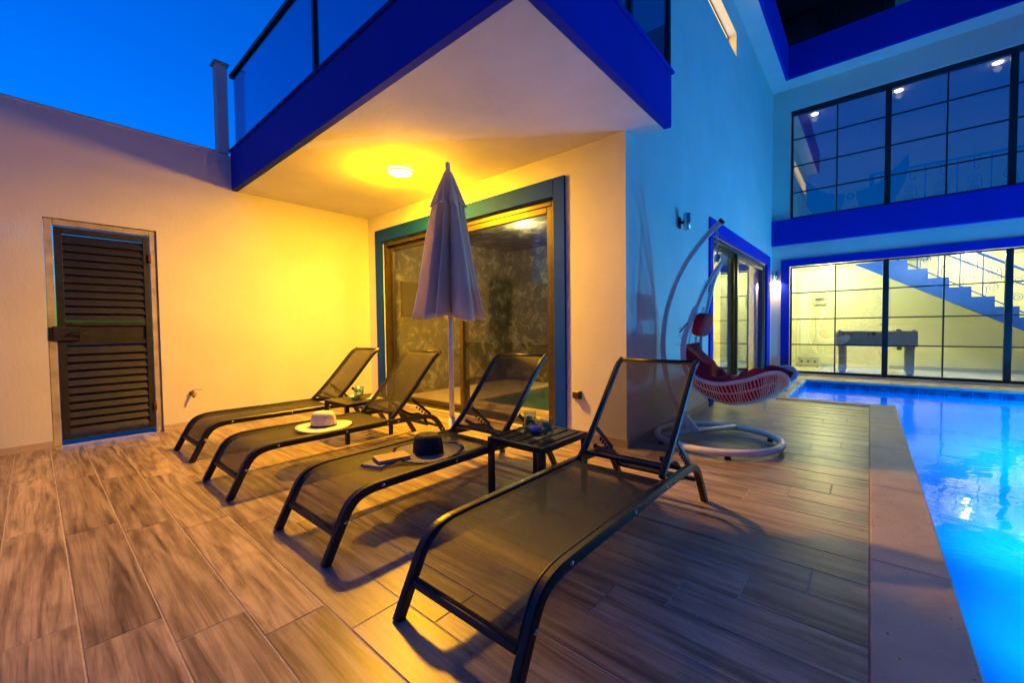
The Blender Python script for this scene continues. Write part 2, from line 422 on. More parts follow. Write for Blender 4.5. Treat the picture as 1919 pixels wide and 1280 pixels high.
# ------------------------------------------------------------------ ground, deck, coping, pool
def setting():
    m = MB(); R = 400
    for (a, b, cc, d) in ((-R, -7.5, -R, R), (5.2, R, -R, R), (-7.5, 5.2, -R, -6.5), (-7.5, 5.2, 16, R)): m.box(a, b, cc, d, -.5, -.10)
    tag(m.build('ground', 'ground_soil'), kind='structure')
    m = MB()
    m.box(-7.5, c1, -6.5, dE0, -.30, -.0022); m.box(-7.5, xR+.05, dE0, yP+.3, -.30, -.012)
    deck = tag(m.build('deck', 'grout'), kind='structure')
    pitch, y0, L, sh, g = .2073, .073, 1.19, .1985, .0024
    meshes = {}
    for n in range(-5, 34):
        ya, yb = y0+n*pitch, y0+(n+1)*pitch
        if ya > dE0-.02: break
        xa_lim = xL if ya < yB-.1 else xR
        j = -1.958+sh*n
        k0 = math.floor((xa_lim-j)/L)
        for k in range(k0, k0+8):
            a, b = j+k*L, j+(k+1)*L
            a, b = max(a, xa_lim), min(b, c1)
            if b-a < .02: continue
            w = round(b-a, 4); hb = round(min(yb, dE0)-ya, 4)
            if (w, hb) not in meshes:
                o = MB().cbox(-w/2+g, w/2-g, -hb/2+g, hb/2-g, -.010, 0, .0016).build('floor_tile', 'wood_tile', deck); meshes[(w, hb)] = o.data
            else:
                o = bpy.data.objects.new('floor_tile', meshes[(w, hb)]); COL.objects.link(o); o.parent = deck
            o.location = ((a+b)/2, (ya+yb if yb < dE0 else ya+dE0)/2 , random.uniform(-.0008, .0008))
    # back-of-frame floor beyond the built tiles stays as the plain slab
    cop = tag(MB().box(c1, c2-.03, -6.5, dE0, -.30, -.014).box(xR, c2-.03, dE0, dE1-.03, -.30, -.014).box(xR, pX-.03, dE1-.03, yP, -.30, -.014).box(pX-.03, 5.2, pY+.03, yP+.05, -.30, -.014).build('pool_coping', 'grout'), kind='structure')
    z1 = .012
    def stone(x0, x1, y0_, y1):
        MB().rbox(x0+.0015, x1-.0015, y0_+.0015, y1-.0015, -.035, z1+random.uniform(-.001, .001), .006).build('coping_stone', 'travertine', cop)
    ys = [dE0]
    while ys[-1] > -3: ys.append(ys[-1]-1.12)
    for a, b in zip(ys[1:], ys[:-1]): stone(c1, c2, a, b)
    stone(c1, c2, dE0, dE1)
    xs = [c1, -.55, xR]
    for b, a in zip(xs[:-1], xs[1:]): stone(a, b, dE0, dE1)
    yy = [dE1, 7.9, 8.75, pY]
    for a, b in zip(yy[:-1], yy[1:]): stone(xR, pX, a, b)
    x = xR
    while x < 5: stone(x, min(x+.62, 5.2), pY, yP-.06); x += .62
    # basin: walls and floor, open at the top
    D = -1.45
    poly = [(c2, -5.5), (4.4, -5.5), (4.4, pY), (pX, pY), (pX, dE1), (c2, dE1)]
    m = MB(); n = len(poly)
    for i in range(n):
        a, b = poly[i], poly[(i+1) % n]; m.add([(*a, -.02), (*b, -.02), (*b, D), (*a, D)], [(0, 1, 2, 3)])
    m.add([(c2, -5.5, D), (4.4, -5.5, D), (4.4, pY, D), (c2, pY, D)], [(0, 1, 2, 3)]); m.add([(pX, dE1, D), (c2, dE1, D), (c2, pY, D), (pX, pY, D)], [(0, 1, 2, 3)])
    basin = tag(m.build('pool_basin', 'pool_lining', recalc=False), kind='structure')
    tw = .3025; me = None
    def band(x, y, rz):
        nonlocal me
        if me is None: o = MB().rbox(-tw/2+.003, tw/2-.003, -.008, .002, -.30, -.036, .002).build('pool_band_tile', 'pool_band', basin); me = o.data
        else: o = bpy.data.objects.new('pool_band_tile', me); COL.objects.link(o); o.parent = basin
        o.location = (x, y, 0); o.rotation_euler = (0, 0, rz)
    k = 0
    while pX+.5*tw+k*tw < 4.3: band(pX+(k+.5)*tw+.01, pY-.0025, 0); k += 1
    for k in range(8): band(pX+.0025, dE1+(k+.5)*tw+.02, rad(90))
    m = MB().add([(*p, WATER) for p in [(c2, -5.5), (4.4, -5.5), (4.4, pY-.010), (c2, pY-.010)]], [(0, 1, 2, 3)])
    m.add([(*p, WATER) for p in [(pX+.010, dE1), (c2, dE1), (c2, pY-.010), (pX+.010, pY-.010)]], [(0, 1, 2, 3)])
    tag(m.build('water', 'water', recalc=False), kind='structure')
    tag(MB().box(4.4, 5.2, -6.5, yP+.05, -.3, .012).box(c2, 4.4, -6.5, -5.5, -.3, .012).build('pool_surround', 'travertine'), kind='structure')
    for i, (y, lab) in enumerate(((7.5, 'round underwater pool light on the far long wall, opposite the deck'), (9.1, 'round underwater pool light on the far long wall near the pavilion'))):
        t = thing('pool_light', lab, 'pool light', 'underwater pool lights', (4.4, y, -1.1))
        MB().lathe([(0, .018), (.075, .018), (.085, .012), (.085, 0)], 20).move(Matrix.Rotation(rad(-90), 4, 'Y')).build('bezel', 'steel', t)
        MB().lathe([(0, .022), (.066, .022), (.066, .0185)], 20).move(Matrix.Rotation(rad(-90), 4, 'Y')).build('lens', 'lamp_pool', t)
        light('pool_lamp', 'SPOT', (-.05, 0, 0), 165, (.006, .50, 1.0), t, .16, (0, rad(90), 0), rad(165), .9)
    for i, (y, lab) in enumerate(((6.80, 'round underwater pool light by the coping corner'), (4.85, 'round underwater pool light halfway along the deck'))):
        t = thing('pool_light', lab, 'pool light', 'underwater pool lights', (c2, y, -.45))
        prof = [(0, .018), (.075, .018), (.085, .012), (.085, 0)]
        o = MB().lathe(prof, 20).move(Matrix.Rotation(rad(90), 4, 'Y')).build('bezel', 'steel', t)
        MB().lathe([(0, .022), (.066, .022), (.066, .0185)], 20).move(Matrix.Rotation(rad(90), 4, 'Y')).build('lens', 'lamp_pool', t)
        light('pool_lamp', 'SPOT', (.05, 0, 0), 66, (.008, .52, 1.0), t, .06, (0, rad(-90), 0), rad(165), .9)
setting()

# ------------------------------------------------------------------ boundary wall with gate
def boundary():
    t = thing('boundary_wall', 'tall white plastered boundary wall around the louvred gate', 'wall', loc=(xL, 0, 0))
    m = MB(); wall_with_holes(m, 'x', -.22, 0, -.55, yB+.3, -.02, 3.10, [(.09, .88, -.02, 2.115)]); m.box(-.22, 0, -7, -.55, -.02, 2.05)
    m.build('wall', 'plaster_white', t)
    box('wall_cap', 'plaster_white', t, -.235, .008, -.55, yF-.14, 3.10, 3.125, bev=.006)
    for (a, b) in ((-6, .088), (.882, yB-.015)): box('skirting', 'travertine', t, 0, .012, a, b, 0, .065)
    p = thing('gate_pillar', 'slim square plaster pillar with a cap at the end of the balcony glass', 'pillar', loc=(xL-.07, 1.515, 3.127))
    box('shaft', 'plaster_white', p, -.065, .065, -.055, .055, 0, 1.0, bev=.006); box('cap', 'travertine', p, -.085, .085, -.075, .075, 1.0, 1.025, bev=.004)
    g = thing('louvred_gate', 'dark grey metal louvred gate in the white wall', 'gate', loc=(xL-.05, 0, 0))
    for (a, b, z) in ((.094, .146, 2.11), (.822, .876, 2.11)): box('gate_post', 'gate_post', g, -.03, .03, a, b, 0, z, bev=.004)
    box('gate_lintel', 'gate_post', g, -.03, .03, .148, .820, 2.055, 2.11, bev=.004)
    lf = part_group('gate_leaf', g)
    fr = MB(); fr.rbox(-.02, .022, .153, .205, .05, 2.045, .003); fr.rbox(-.02, .022, .772, .815, .05, 2.045, .003)
    for (a, b) in ((.05, .095), (1.985, 2.045), (1.125, 1.165), (.945, .985)): fr.rbox(-.018, .020, .206, .771, a, b, .003)
    fr.build('leaf_frame', 'gate_metal', lf)
    box('middle_plate', 'gate_metal', lf, -.008, -.002, .200, .778, .975, 1.135)
    me = None
    for (z0, z1, n) in ((.105, .935, 11), (1.175, 1.975, 11)):
        for k in range(n):
            z = z0+(k+.5)*(z1-z0)/n
            if me is None:
                s = MB().rbox(-.046, .046, -.2825, .2825, -.004, .004, .0015).move(Matrix.Rotation(rad(64), 4, 'Y')).build('slat', 'gate_metal', lf); me = s.data
            else: s = bpy.data.objects.new('slat', me); COL.objects.link(s); s.parent = lf
            s.location = (0, .4885, z); s.rotation_euler = (0, random.uniform(-.02, .02), 0)
    lk = MB().rbox(.023, .05, .118, .300, .985, 1.12, .006).build('lock', 'gate_metal', g)
    MB().tube([(.05, .24, 1.06), (.085, .24, 1.06), (.085, .30, 1.055), (.085, .345, 1.045)], .008).build('handle', 'gate_metal', lk, True)
    MB().rbox(.023, .06, .094, .117, .99, 1.11, .004).build('latch', 'black_metal', lk)
    for z in (.28, 1.82): MB().tube([(.03, .819, z-.045), (.03, .819, z+.045)], .014, 10).build('hinge', 'rust', g, True)
    a = thing('garden_tap', 'small brass garden tap sticking out of the yellow lit wall', 'tap', loc=(xL, 1.13, .375))
    MB().tube([(0, 0, 0), (.05, 0, 0), (.07, 0, -.005), (.085, 0, -.04)], [.014, .014, .013, .011], 10).build('spout', 'brass', a, True)
    MB().lathe([(0, 0), (.028, 0), (.028, .006), (.016, .01)], 16).move(Matrix.Rotation(rad(90), 4, 'Y')).build('flange', 'brass', a)
    MB().tube([(.05, 0, .012), (.05, 0, .035)], .007).rbox(.044, .056, -.012, .085, .034, .040, .002).build('lever', 'brass', a)
boundary()
def sky_blocker_wall():  # added out of view, blocks low sky light from across the pool
    w = thing('sky_blocker_wall', 'added unseen stone sky blocker along the far long side of the pool', 'wall', loc=(5.25, 0, 0))
    box('wall', 'stone_wall', w, 0, .3, -6.5, yP-.06, -.02, 6.0); box('coping', 'travertine', w, -.04, .34, -6.5, yP-.06, 6.001, 6.06, bev=.01)
sky_blocker_wall()

# ------------------------------------------------------------------ villa
def sliding_door(parent, axis, pos, u0, u1, z1, mat, name='sliding_door', sash_split=.5, out=1):
    """two-leaf sliding door in an opening; u runs along the wall, `out` is the outward normal sign"""
    d = part_group(name, parent)
    def bx(nm, m, ua, ub, da, db, za, zb, p=d, bev=.004):
        a, b = sorted((pos-out*da, pos-out*db))
        mb = MB(); mb.rbox(*((a, b, ua, ub) if axis == 'x' else (ua, ub, a, b)), za, zb, bev); return mb.build(nm, m, p)
    e = .003
    bx('jamb', mat, u0+e, u0+.055, .03, .15, .002, z1-e); bx('jamb', mat, u1-.055, u1-e, .03, .15, .002, z1-e)
    bx('head_track', mat, u0+.057, u1-.057, .03, .15, z1-.06, z1-e); bx('sill_track', mat, u0+.057, u1-.057, .03, .15, .002, .045)
    mid = u0+(u1-u0)*sash_split
    for (a, b, da) in ((u0+.058, mid+.035, .095), (mid-.035, u1-.058, .040)):
        s = part_group('sash', d)
        st = .062; db = da+.045
        def sb(ua, ub, za, zb):
            q, r = sorted((pos-out*da, pos-out*db)); mb = MB(); mb.rbox(*((q, r, ua, ub) if axis == 'x' else (ua, ub, q, r)), za, zb, .004); o = mb.build('sash_bar', mat, s)
        sb(a, a+st, .047, z1-.062); sb(b-st, b, .047, z1-.062); sb(a+st+.001, b-st-.001, .047, .047+st); sb(a+st+.001, b-st-.001, z1-.062-st, z1-.062)
        q, r = sorted((pos-out*(da+.018), pos-out*(da+.026)))
        g = MB().box(*((q, r, a+st-.01, b-st+.01) if axis == 'x' else (a+st-.01, b-st+.01, q, r)), .047+st-.01, z1-.062-st+.01); g.build('pane', 'glass_door' if axis == 'y' else 'glass_window', s)
    return d
def villa():
    t = thing('villa', 'white villa with a blue edged balcony over the lounger deck', 'house', loc=(0, 0, 0))
    # rear wall behind the loungers and side wall facing the pool
    m = MB(); wall_with_holes(m, 'y', yB, yB+.22, xL+.002, xR-.22, -.02, zC, [(-5.31, -2.295, -.02, 2.31)]); m.build('rear_wall', 'plaster_white', t)
    m = MB(); wall_with_holes(m, 'x', xR-.22, xR, yB, yP+.02, -.02, 3.157, [(5.80, 9.66, -.02, 2.30)]); m.build('side_wall', 'plaster_white', t)
    m = MB(); wall_with_holes(m, 'x', xR-.22, xR, 4.186, yP+.02, 3.157, 5.855, [(4.5, 7.11, 5.125, 5.47)]); m.build('upper_side_wall', 'plaster_white', t)
    for (a, b) in ((xL+.015, -5.445), (-2.172, xR+.012)): box('skirting', 'travertine', t, a, b, yB-.012, yB, 0, .075)
    box('skirting', 'travertine', t, xR, xR+.012, yB+.001, 5.69, 0, .075); box('skirting', 'travertine', t, xR, xR+.012, 9.93, yP-.02, .013, .085)
    # slit window in the upper wall
    s = part_group('slit_window', t)
    box('frame', 'black_frame', s, xR-.14, xR-.11, 4.51, 7.10, 5.127, 5.147); box('frame', 'black_frame', s, xR-.14, xR-.11, 4.51, 7.10, 5.45, 5.468); box('frame', 'black_frame', s, xR-.14, xR-.11, 7.085, 7.105, 5.148, 5.449)
    box('lit_pane', 'window_lit', s, xR-.13, xR-.12, 4.51, 7.08, 5.148, 5.449)
    # balcony slab, fascias and soffit
    b = part_group('balcony', t)
    box('slab', 'plaster_soffit', b, xL+.002, xF-.062, yF+.062, yE-.002, zC+.002, 3.10)
    box('slab', 'plaster_soffit', b, xL+.002, xR-.01, yE, 4.6, zC+.002, 3.10)
    MB().rbox(xL-.005, xF, yF, yF+.06, zC, 3.14, .004).build('fascia', 'plaster_blue', b)
    MB().rbox(xF-.06, xF, yF+.061, yE, zC, 3.14, .004).build('fascia', 'plaster_blue', b)
    box('fascia', 'plaster_blue', b, xR+.001, xF-.061, yE-.06, yE+.0, zC+.004, 3.14)
    MB().rbox(xL-.01, xF+.02, yF-.02, yF+.09, 3.141, 3.165, .008).build('coping_strip', 'plaster_blue', b)
    MB().rbox(xF-.09, xF+.02, yF+.091, yE+.03, 3.141, 3.165, .008).build('coping_strip', 'plaster_blue', b)
    # glass railing
    r = part_group('balcony_railing', t)
    MB().rbox(xL+.02, xF+.01, yF+.005, yF+.055, 3.985, 4.03, .006).build('top_rail', 'black_metal', r); MB().rbox(xF-.04, xF+.01, yF+.056, yE-.02, 3.985, 4.03, .006).build('top_rail', 'black_metal', r)
    px = [-5.58, -3.49, xF-.03]
    for x in px[1:]: MB().rbox(x-.022, x+.022, yF+.008, yF+.052, 3.166, 3.984, .004).build('post', 'black_metal', r)
    for y in (2.75, 3.47): MB().rbox(xF-.036, xF+.006, y-.022, y+.022, 3.166, 3.984, .004).build('post', 'black_metal', r)
    for a, d in zip(px[:-1], px[1:]): box('glass_panel', 'glass_rail', r, a+.025, d-.025, yF+.026, yF+.036, 3.19, 3.98)
    for a, d in ((yF+.06, 2.725), (2.775, 3.445)): box('glass_panel', 'glass_rail', r, xF-.020, xF-.010, a, d, 3.19, 3.98)
    # upper storey set back behind the balcony
    m = MB(); wall_with_holes(m, 'y', 4.186, 4.40, xL+.002, xR-.22, 3.10, 5.855, [(-4.6, -2.2, 3.10, 5.3)]); m.build('upper_rear_wall', 'plaster_white', t)
    sliding_door_up = part_group('balcony_door', t)
    box('pane', 'glass_window', sliding_door_up, -4.57, -2.23, 4.30, 4.31, 3.15, 5.27)
    for x in (-4.6, -3.43, -2.24): box('frame', 'black_frame', sliding_door_up, x, x+.04, 4.27, 4.34, 3.12, 5.29)
    box('dark_room_sheet', 'dark_room', sliding_door_up, -4.7, -2.1, 4.70, 4.75, 3.1, 5.6)  # dark sheet in place of the unlit room behind this door
    # top slab running round the pool court
    k = part_group('roof_slab', t)
    xs, ys = -1.244, 9.803
    box('soffit', 'plaster_soffit', k, xL, xs-.052, 4.186, yP+2.4, 5.857, 6.35); box('soffit', 'plaster_soffit', k, xs-.052, 6.5, ys+.052, yP+2.4, 5.857, 6.35)
    MB().rbox(xs-.05, xs, 4.186, ys-.001, 5.85, 6.47, .004).build('fascia', 'plaster_blue', k); MB().rbox(xs-.05, 6.5, ys, ys+.05, 5.85, 6.47, .004).build('fascia', 'plaster_blue', k)
    # top storey, unlit
    u = part_group('top_storey', t)
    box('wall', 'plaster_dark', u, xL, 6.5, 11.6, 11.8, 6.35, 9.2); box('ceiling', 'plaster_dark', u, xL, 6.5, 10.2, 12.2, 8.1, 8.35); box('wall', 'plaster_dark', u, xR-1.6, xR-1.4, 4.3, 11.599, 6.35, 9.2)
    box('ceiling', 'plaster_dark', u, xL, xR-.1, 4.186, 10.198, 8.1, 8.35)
    for x in (.3, 2.6): box('column', 'plaster_white', u, x, x+.24, 11.3, 11.54, 6.36, 8.09)
    for (a, d) in ((-.9, .1), (1.2, 2.3)):
        w = box('window', 'glass_window', u, a, d, 11.57, 11.585, 6.9, 7.9); box('window_frame', 'black_frame', w, a-.05, a, 11.55, 11.59, 6.85, 7.95); box('window_frame', 'black_frame', w, d, d+.05, 11.55, 11.59, 6.85, 7.95)
    ra = part_group('terrace_railing', t); y = 10.35
    MB().tube([(-1.5, y, 7.32), (6, y, 7.32)], .022).build('top_rail', 'black_metal', ra, True)
    MB().tube([(-1.5, y, 6.55), (6, y, 6.55)], .012).build('bottom_rail', 'black_metal', ra, True)
    for i in range(26):
        x = -1.4+i*.28; mb = MB().tube([(x, y, 6.36), (x, y, 7.31)], .008, 6); mb.build('baluster', 'black_metal', ra, True)
    # rear sliding door with painted surround
    tr = part_group('door_surround', t)
    z = 2.478
    for (a, d) in ((-5.445, -5.305), (-2.300, -2.173)): MB().rbox(a, d, yB-.025, yB+.02, 0, z, .004).build('trim', 'blue_trim', tr)
    MB().rbox(-5.304, -2.301, yB-.025, yB+.02, 2.305, z, .004).build('trim', 'blue_trim', tr)
    sliding_door(t, 'y', yB, -5.303, -2.302, 2.304, 'aluminium_bronze', out=-1, sash_split=.535)
    box('threshold', 'travertine', t, -5.303, -2.302, yB-.03, yB+.029, 0, .028)
    # side sliding door with painted surround
    tr = part_group('door_surround', t)
    for (a, d) in ((5.695, 5.83), (9.62, 9.92)): MB().rbox(xR-.02, xR+.025, a, d, 0, 2.445, .004).build('trim', 'plaster_blue', tr)
    MB().rbox(xR-.02, xR+.025, 5.831, 9.619, 2.26, 2.445, .004).build('trim', 'plaster_blue', tr)
    sliding_door(t, 'x', xR, 5.832, 9.618, 2.258, 'aluminium_bronze', out=1, sash_split=.43)
    # rooms behind the doors
    rm = part_group('rear_room', t); Y0, Y1 = yB+.222, yB+3.0
    box('room_wall', 'stone_wall', rm, xL, xR-.23, Y1, Y1+.1, 0, zC); box('room_wall', 'stone_wall', rm, xL, xL+.1, Y0, Y1-.002, 0, zC)
    box('room_ceiling', 'stone_wall', rm, xL+.101, xR-.23, Y0, Y1-.002, zC-.12, zC-.002)
    box('room_floor', 'travertine', rm, xL+.101, -4.2, Y0, Y1-.002, -.012, .01); box('room_floor', 'interior_floor', rm, -4.199, xR-.23, Y0, Y0+.35, -.012, .01)
    box('pool_rim', 'travertine', rm, -4.3, -4.1, Y0+.351, Y1-.002, .011, .06); box('pool_rim', 'travertine', rm, -4.099, xR-.23, Y0+.30, Y0+.45, .011, .06)
    box('plunge_pool', 'plunge_water', rm, -4.099, xR-.23, Y0+.451, Y1-.002, -.1, .03)
    box('television', 'tv_black', rm, xL+.101, xL+.15, Y0+.25, Y0+1.15, 1.25, 1.8)
    for x in (-3.3, -2.4):
        w = MB().tube([(x, Y1-.06, 1.62), (x, Y1-.06, 1.74)], .035, 12).build('wall_spot', 'steel', rm, True)
        light('spot', 'SPOT', (x, Y1-.10, 1.60), 1.6, (1, .75, .30), rm, .03, (rad(-12), 0, 0), rad(110), .8)
    light('room_lamp', 'POINT', (-3.9, yB+1.5, 2.45), 5.5, (1, .80, .30), rm, .08)
    r2 = part_group('pool_side_room', t)
    box('room_wall', 'plaster_interior', r2, -4.6, -4.5, yB+3.2, yP, 0, zC); box('room_ceiling', 'plaster_interior', r2, -4.499, xR-.23, yB+3.2, yP, zC-.12, zC-.002); box('room_floor', 'interior_floor', r2, -4.499, xR-.23, yB+3.2, yP, -.012, .01)
    box('room_wall', 'plaster_interior', r2, -4.499, xR-.23, yP+.001, yP+.1, 0, zC)
    light('room_lamp', 'POINT', (-3.0, 8.2, 2.3), 22, (1, .82, .25), r2, .08)
    def drape(u, v): return (xR-.30+.025*math.sin(u*60)+.01*math.sin(u*23), 7.45+u*2.1, .05+v*2.2)
    MB().grid(drape, 120, 3).build('curtain', 'canvas_beige', r2, True, False)
    return t
villa()

# ------------------------------------------------------------------ pavilion at the end of the pool
def pavilion():
    t = thing('pavilion', 'two storey white pavilion with large gridded windows beyond the pool', 'house', loc=(0, 0, 0))
    xe = 6.3
    m = MB(); wall_with_holes(m, 'y', yP, yP+.20, xR+.001, xe, -.02, 2.695, [(-1.36, xe+.1, .045, 2.345)]); m.build('wall', 'plaster_white', t)
    m = MB(); wall_with_holes(m, 'y', yP, yP+.20, xR+.001, xe, 3.206, 5.855, [(-1.265, xe+.1, 3.206, 5.415)]); m.build('wall', 'plaster_white', t)
    MB().rbox(xR+.001, xe, yP-.10, yP+.21, 2.696, 3.205, .004).build('blue_band', 'plaster_blue', t)
    MB().rbox(-1.403, -1.253, yP-.03, yP+.04, .013, 2.39, .004).build('window_surround', 'plaster_blue', t); MB().rbox(-1.252, xe, yP-.03, yP+.04, 2.245, 2.39, .004).build('window_surround', 'plaster_blue', t)
    def glazing(z0, z1, top, rows, gl):
        w = part_group('window', t); fy0, fy1 = yP+.045, yP+.115
        mull = [-1.252, .182, 1.66, 3.10, 4.55, 6.0]
        for i, x in enumerate(mull):
            MB().rbox(x if i == 0 else x, x+(.035 if i == 0 else .085), fy0, fy1, z0, z1, .004).build('mullion', 'black_frame', w)
        for a, b in zip(mull[:-1], mull[1:]):
            a2 = a+(.036 if a < -1 else .086); b2 = b-.001
            MB().rbox(a2, b2, fy0, fy1, z1-top, z1, .004).build('head_bar', 'black_frame', w); MB().rbox(a2, b2, fy0, fy1, z0, z0+.05, .004).build('sill_bar', 'black_frame', w)
            xm = (a2+b2)/2+.01; zb = z0+.051; zt = z1-top-.001
            MB().box(xm-.011, xm+.011, fy0+.02, fy1-.02, zb, zt).build('glazing_bar', 'black_frame', w)
            lv = [zb]+rows+[zt]
            for zr in rows:
                for (p, q) in ((a2, xm-.012), (xm+.012, b2)): MB().box(p, q, fy0+.022, fy1-.022, zr-.011, zr+.011).build('glazing_bar', 'black_frame', w)
            for (p, q) in ((a2, xm-.0115), (xm+.0115, b2)):
                for k in range(4):
                    MB().box(p, q, fy0+.032, fy0+.038, lv[k]+(.0115 if k else 0), lv[k+1]-(.0115 if k < 3 else 0)).build('pane', gl, w)
    glazing(.047, 2.243, .03, [.640, 1.160, 1.700], 'glass_window')
    glazing(3.208, 5.413, .095, [3.755, 4.295, 4.835], 'glass_tinted')
    # ground floor room
    g = part_group('games_room', t); Ya, Yb = yP+.201, 12.35
    box('room_wall', 'plaster_interior', g, xR+.2, xe, Yb, Yb+.1, 0, 2.8); box('room_wall', 'plaster_interior', g, xR+.12, xR+.199, Ya, Yb, 0, 2.8); box('room_wall', 'plaster_interior', g, xe, xe+.1, Ya, Yb, 0, 5.6)
    box('room_ceiling', 'plaster_interior', g, xR+.2, xe, Ya, 11.3, 2.36, 2.80); box('room_ceiling', 'plaster_interior', g, xR+.2, .05, 11.301, Yb-.001, 2.36, 2.80); box('room_ceiling', 'plaster_interior', g, .90, xe, 11.301, Yb-.001, 2.36, 2.80)
    box('room_floor', 'interior_floor', g, xR+.2, xe, Ya, Yb-.001, 0, .045)
    box('skirting', 'panel_grey', g, xR+.2, -.62, Yb-.015, Yb-.001, .046, .12); box('skirting', 'panel_grey', g, .35, xe, Yb-.015, Yb-.001, .046, .12)
    d = box('interior_door', 'door_white', g, -.60, .30, Yb-.03, Yb-.001, .046, 2.1); box('door_handle', 'steel', d, .19, .26, Yb-.06, Yb-.031, 1.02, 1.04)
    for (x, y, en) in ((-.71, 11.45, 11), (1.47, 11.70, 4.5), (-.55, 10.62, 5), (.75, 10.62, 5), (2.1, 10.62, 5), (3.4, 11.0, 8), (5.2, 11.0, 8)):  # row nearest the window added unseen, to brighten the game table's front
        s = MB().lathe([(0, -.012), (.05, -.012), (.055, 0)], 16, (x, y, 2.359)).build('ceiling_spot', 'lamp_spot', g)
        light('spot_lamp', 'POINT', (x, y, 2.27), en*.85, (1, .95, .42), g, .05)
    # staircase rising to the left behind the glass
    st = part_group('staircase', t)
    sy0, sy1 = 11.32, 12.30; k = 11.32/11.8
    def sp(x, z): return (x*k, 1.05+(z-1.05)*k)
    steps = [sp(.28+.30*i, 2.36-.2045*i) for i in range(12)]
    poly = []
    for i, (x, z) in enumerate(steps):
        poly.append((x, z)); poly.append((x+.30*k, z))
    xl, zl = poly[-1]
    poly += [(xl, .05), (xl-.3, .05)]
    poly += [(steps[0][0]+.05, steps[0][1]-.35), (steps[0][0]-.5, steps[0][1]-.02), (steps[0][0]-.5, steps[0][1])]
    MB().prism(poly, 'y', sy0, sy0+.09).build('stringer', 'stair_blue', st)
    for i, (x, z) in enumerate(steps):
        MB().rbox(x, x+.30*k+.02, sy0+.091, sy1, z-.05, z-.004, .004).build('tread', 'interior_floor', st)
        MB().box(x+.001, x+.014, sy0+.091, sy1, z+.001, z+.20*k-.052).build('riser', 'stair_blue', st)
    def rail(off, r):
        a, b = steps[0], steps[-1]; return MB().tube([(a[0]-.4, sy0+.045, a[1]+off+.27), (b[0], sy0+.045, b[1]+off)], r)
    sl = (steps[-1][1]-steps[0][1])/(steps[-1][0]-steps[0][0])
    for off, r, nm in ((.86, .022, 'handrail'), (.60, .012, 'mid_rail'), (.12, .012, 'lower_rail')):
        a = steps[0]; MB().tube([(a[0]-.25, sy0+.045, a[1]-.25*sl+off), (steps[-1][0], sy0+.045, steps[-1][1]+off)], r).build(nm, 'stair_blue', st, True)
    def scroll(cx, cy, cz, s, flip):
        pts = [(cx+flip*s*(.30*math.cos(a)*(1-a/14)), cy, cz+s*(.30*math.sin(a)*(1-a/14))) for a in [q*.35 for q in range(0, 36)]]
        pts = [(cx+flip*s*.32, cy, cz-s*.55)]+pts
        return pts
    for i, (x, z) in enumerate(steps[:-1]):
        bx = x+.15*k; MB().tube([(bx, sy0+.045, z), (bx, sy0+.045, z+.78)], .009, 6).build('baluster', 'stair_blue', st, True)
        m = MB().tube(scroll(x+.28*k, sy0+.045, z+.46, .30, 1), .006, 5); m.tube(scroll(x+.28*k, sy0+.045, z+.16, .26, -1), .006, 5); m.build('scroll', 'stair_blue', st, True)
    # upper gallery
    u = part_group('gallery', t)
    box('room_wall', 'plaster_interior', u, xR+.2, xe, Yb, Yb+.1, 3.0, 5.62); box('room_wall', 'plaster_interior', u, xR+.12, xR+.199, Ya, Yb, 2.81, 5.62)
    box('room_ceiling', 'plaster_interior', u, xR+.2, xe, Ya, Yb-.001, 5.50, 5.60); box('room_floor', 'interior_floor', u, xR+.2, xe, Ya, 11.3, 3.0, 3.20); box('room_floor', 'interior_floor', u, .90, xe, 11.301, Yb-.001, 3.0, 3.20); box('room_floor', 'interior_floor', u, xR+.2, .05, 11.301, Yb-.001, 3.0, 3.20)
    for (x, y) in ((-.92, 10.95), (.38, 10.95), (1.62, 10.95), (3.2, 10.95)):
        MB().lathe([(0, -.012), (.055, -.012), (.06, 0)], 16, (x, y, 5.499)).build('ceiling_spot', 'lamp_spot', u)
        light('spot_lamp', 'POINT', (x, y, 5.40), .06, (1, .66, .30), u, .05)
    rl = part_group('gallery_railing', t); y = 11.25
    MB().tube([(.02, y, 4.08), (6.2, y, 4.08)], .024).build('top_rail', 'stair_blue', rl, True); MB().tube([(.02, y, 3.30), (6.2, y, 3.30)], .014).build('bottom_rail', 'stair_blue', rl, True)
    MB().rbox(-.03, .04, y-.035, y+.035, 3.2, 4.10, .005).build('newel', 'stair_blue', rl)
    for i in range(14):
        x = .36+i*.42; MB().tube([(x, y, 3.2), (x, y, 4.07)], .010, 6).build('baluster', 'stair_blue', rl, True)
        m = MB().tube(smoothpath([(x-.21, y, 4.07), (x-.21, y, 3.90), (x-.19, y, 3.84), (x-.15, y, 3.85), (x-.15, y, 3.89)], 4), .008, 5)
        m.tube(scroll(x-.21, y, 3.66, .30, 1), .006, 5); m.tube(scroll(x-.21, y, 3.48, .26, -1), .006, 5); m.build('scroll', 'stair_blue', rl, True)
    # wing painting on the gallery wall
    w = part_group('wing_painting', t)
    def wing(sg):
        top = [(0.10, 4.05), (.30, 4.10), (.55, 4.22), (.85, 4.55), (.95, 4.66)]; low = [(.97, 4.45), (.90, 4.10), (.75, 3.80), (.55, 3.52), (.42, 3.42), (.30, 3.50), (.20, 3.66), (.12, 3.86)]
        return [( -.36+sg*p, q) for p, q in smoothpath(top, 3)+smoothpath(low, 3)]
    for sg in (-1, 1): MB().prism(wing(sg), 'y', Yb-.010, Yb-.002).build('wing', 'mural_blue', w)
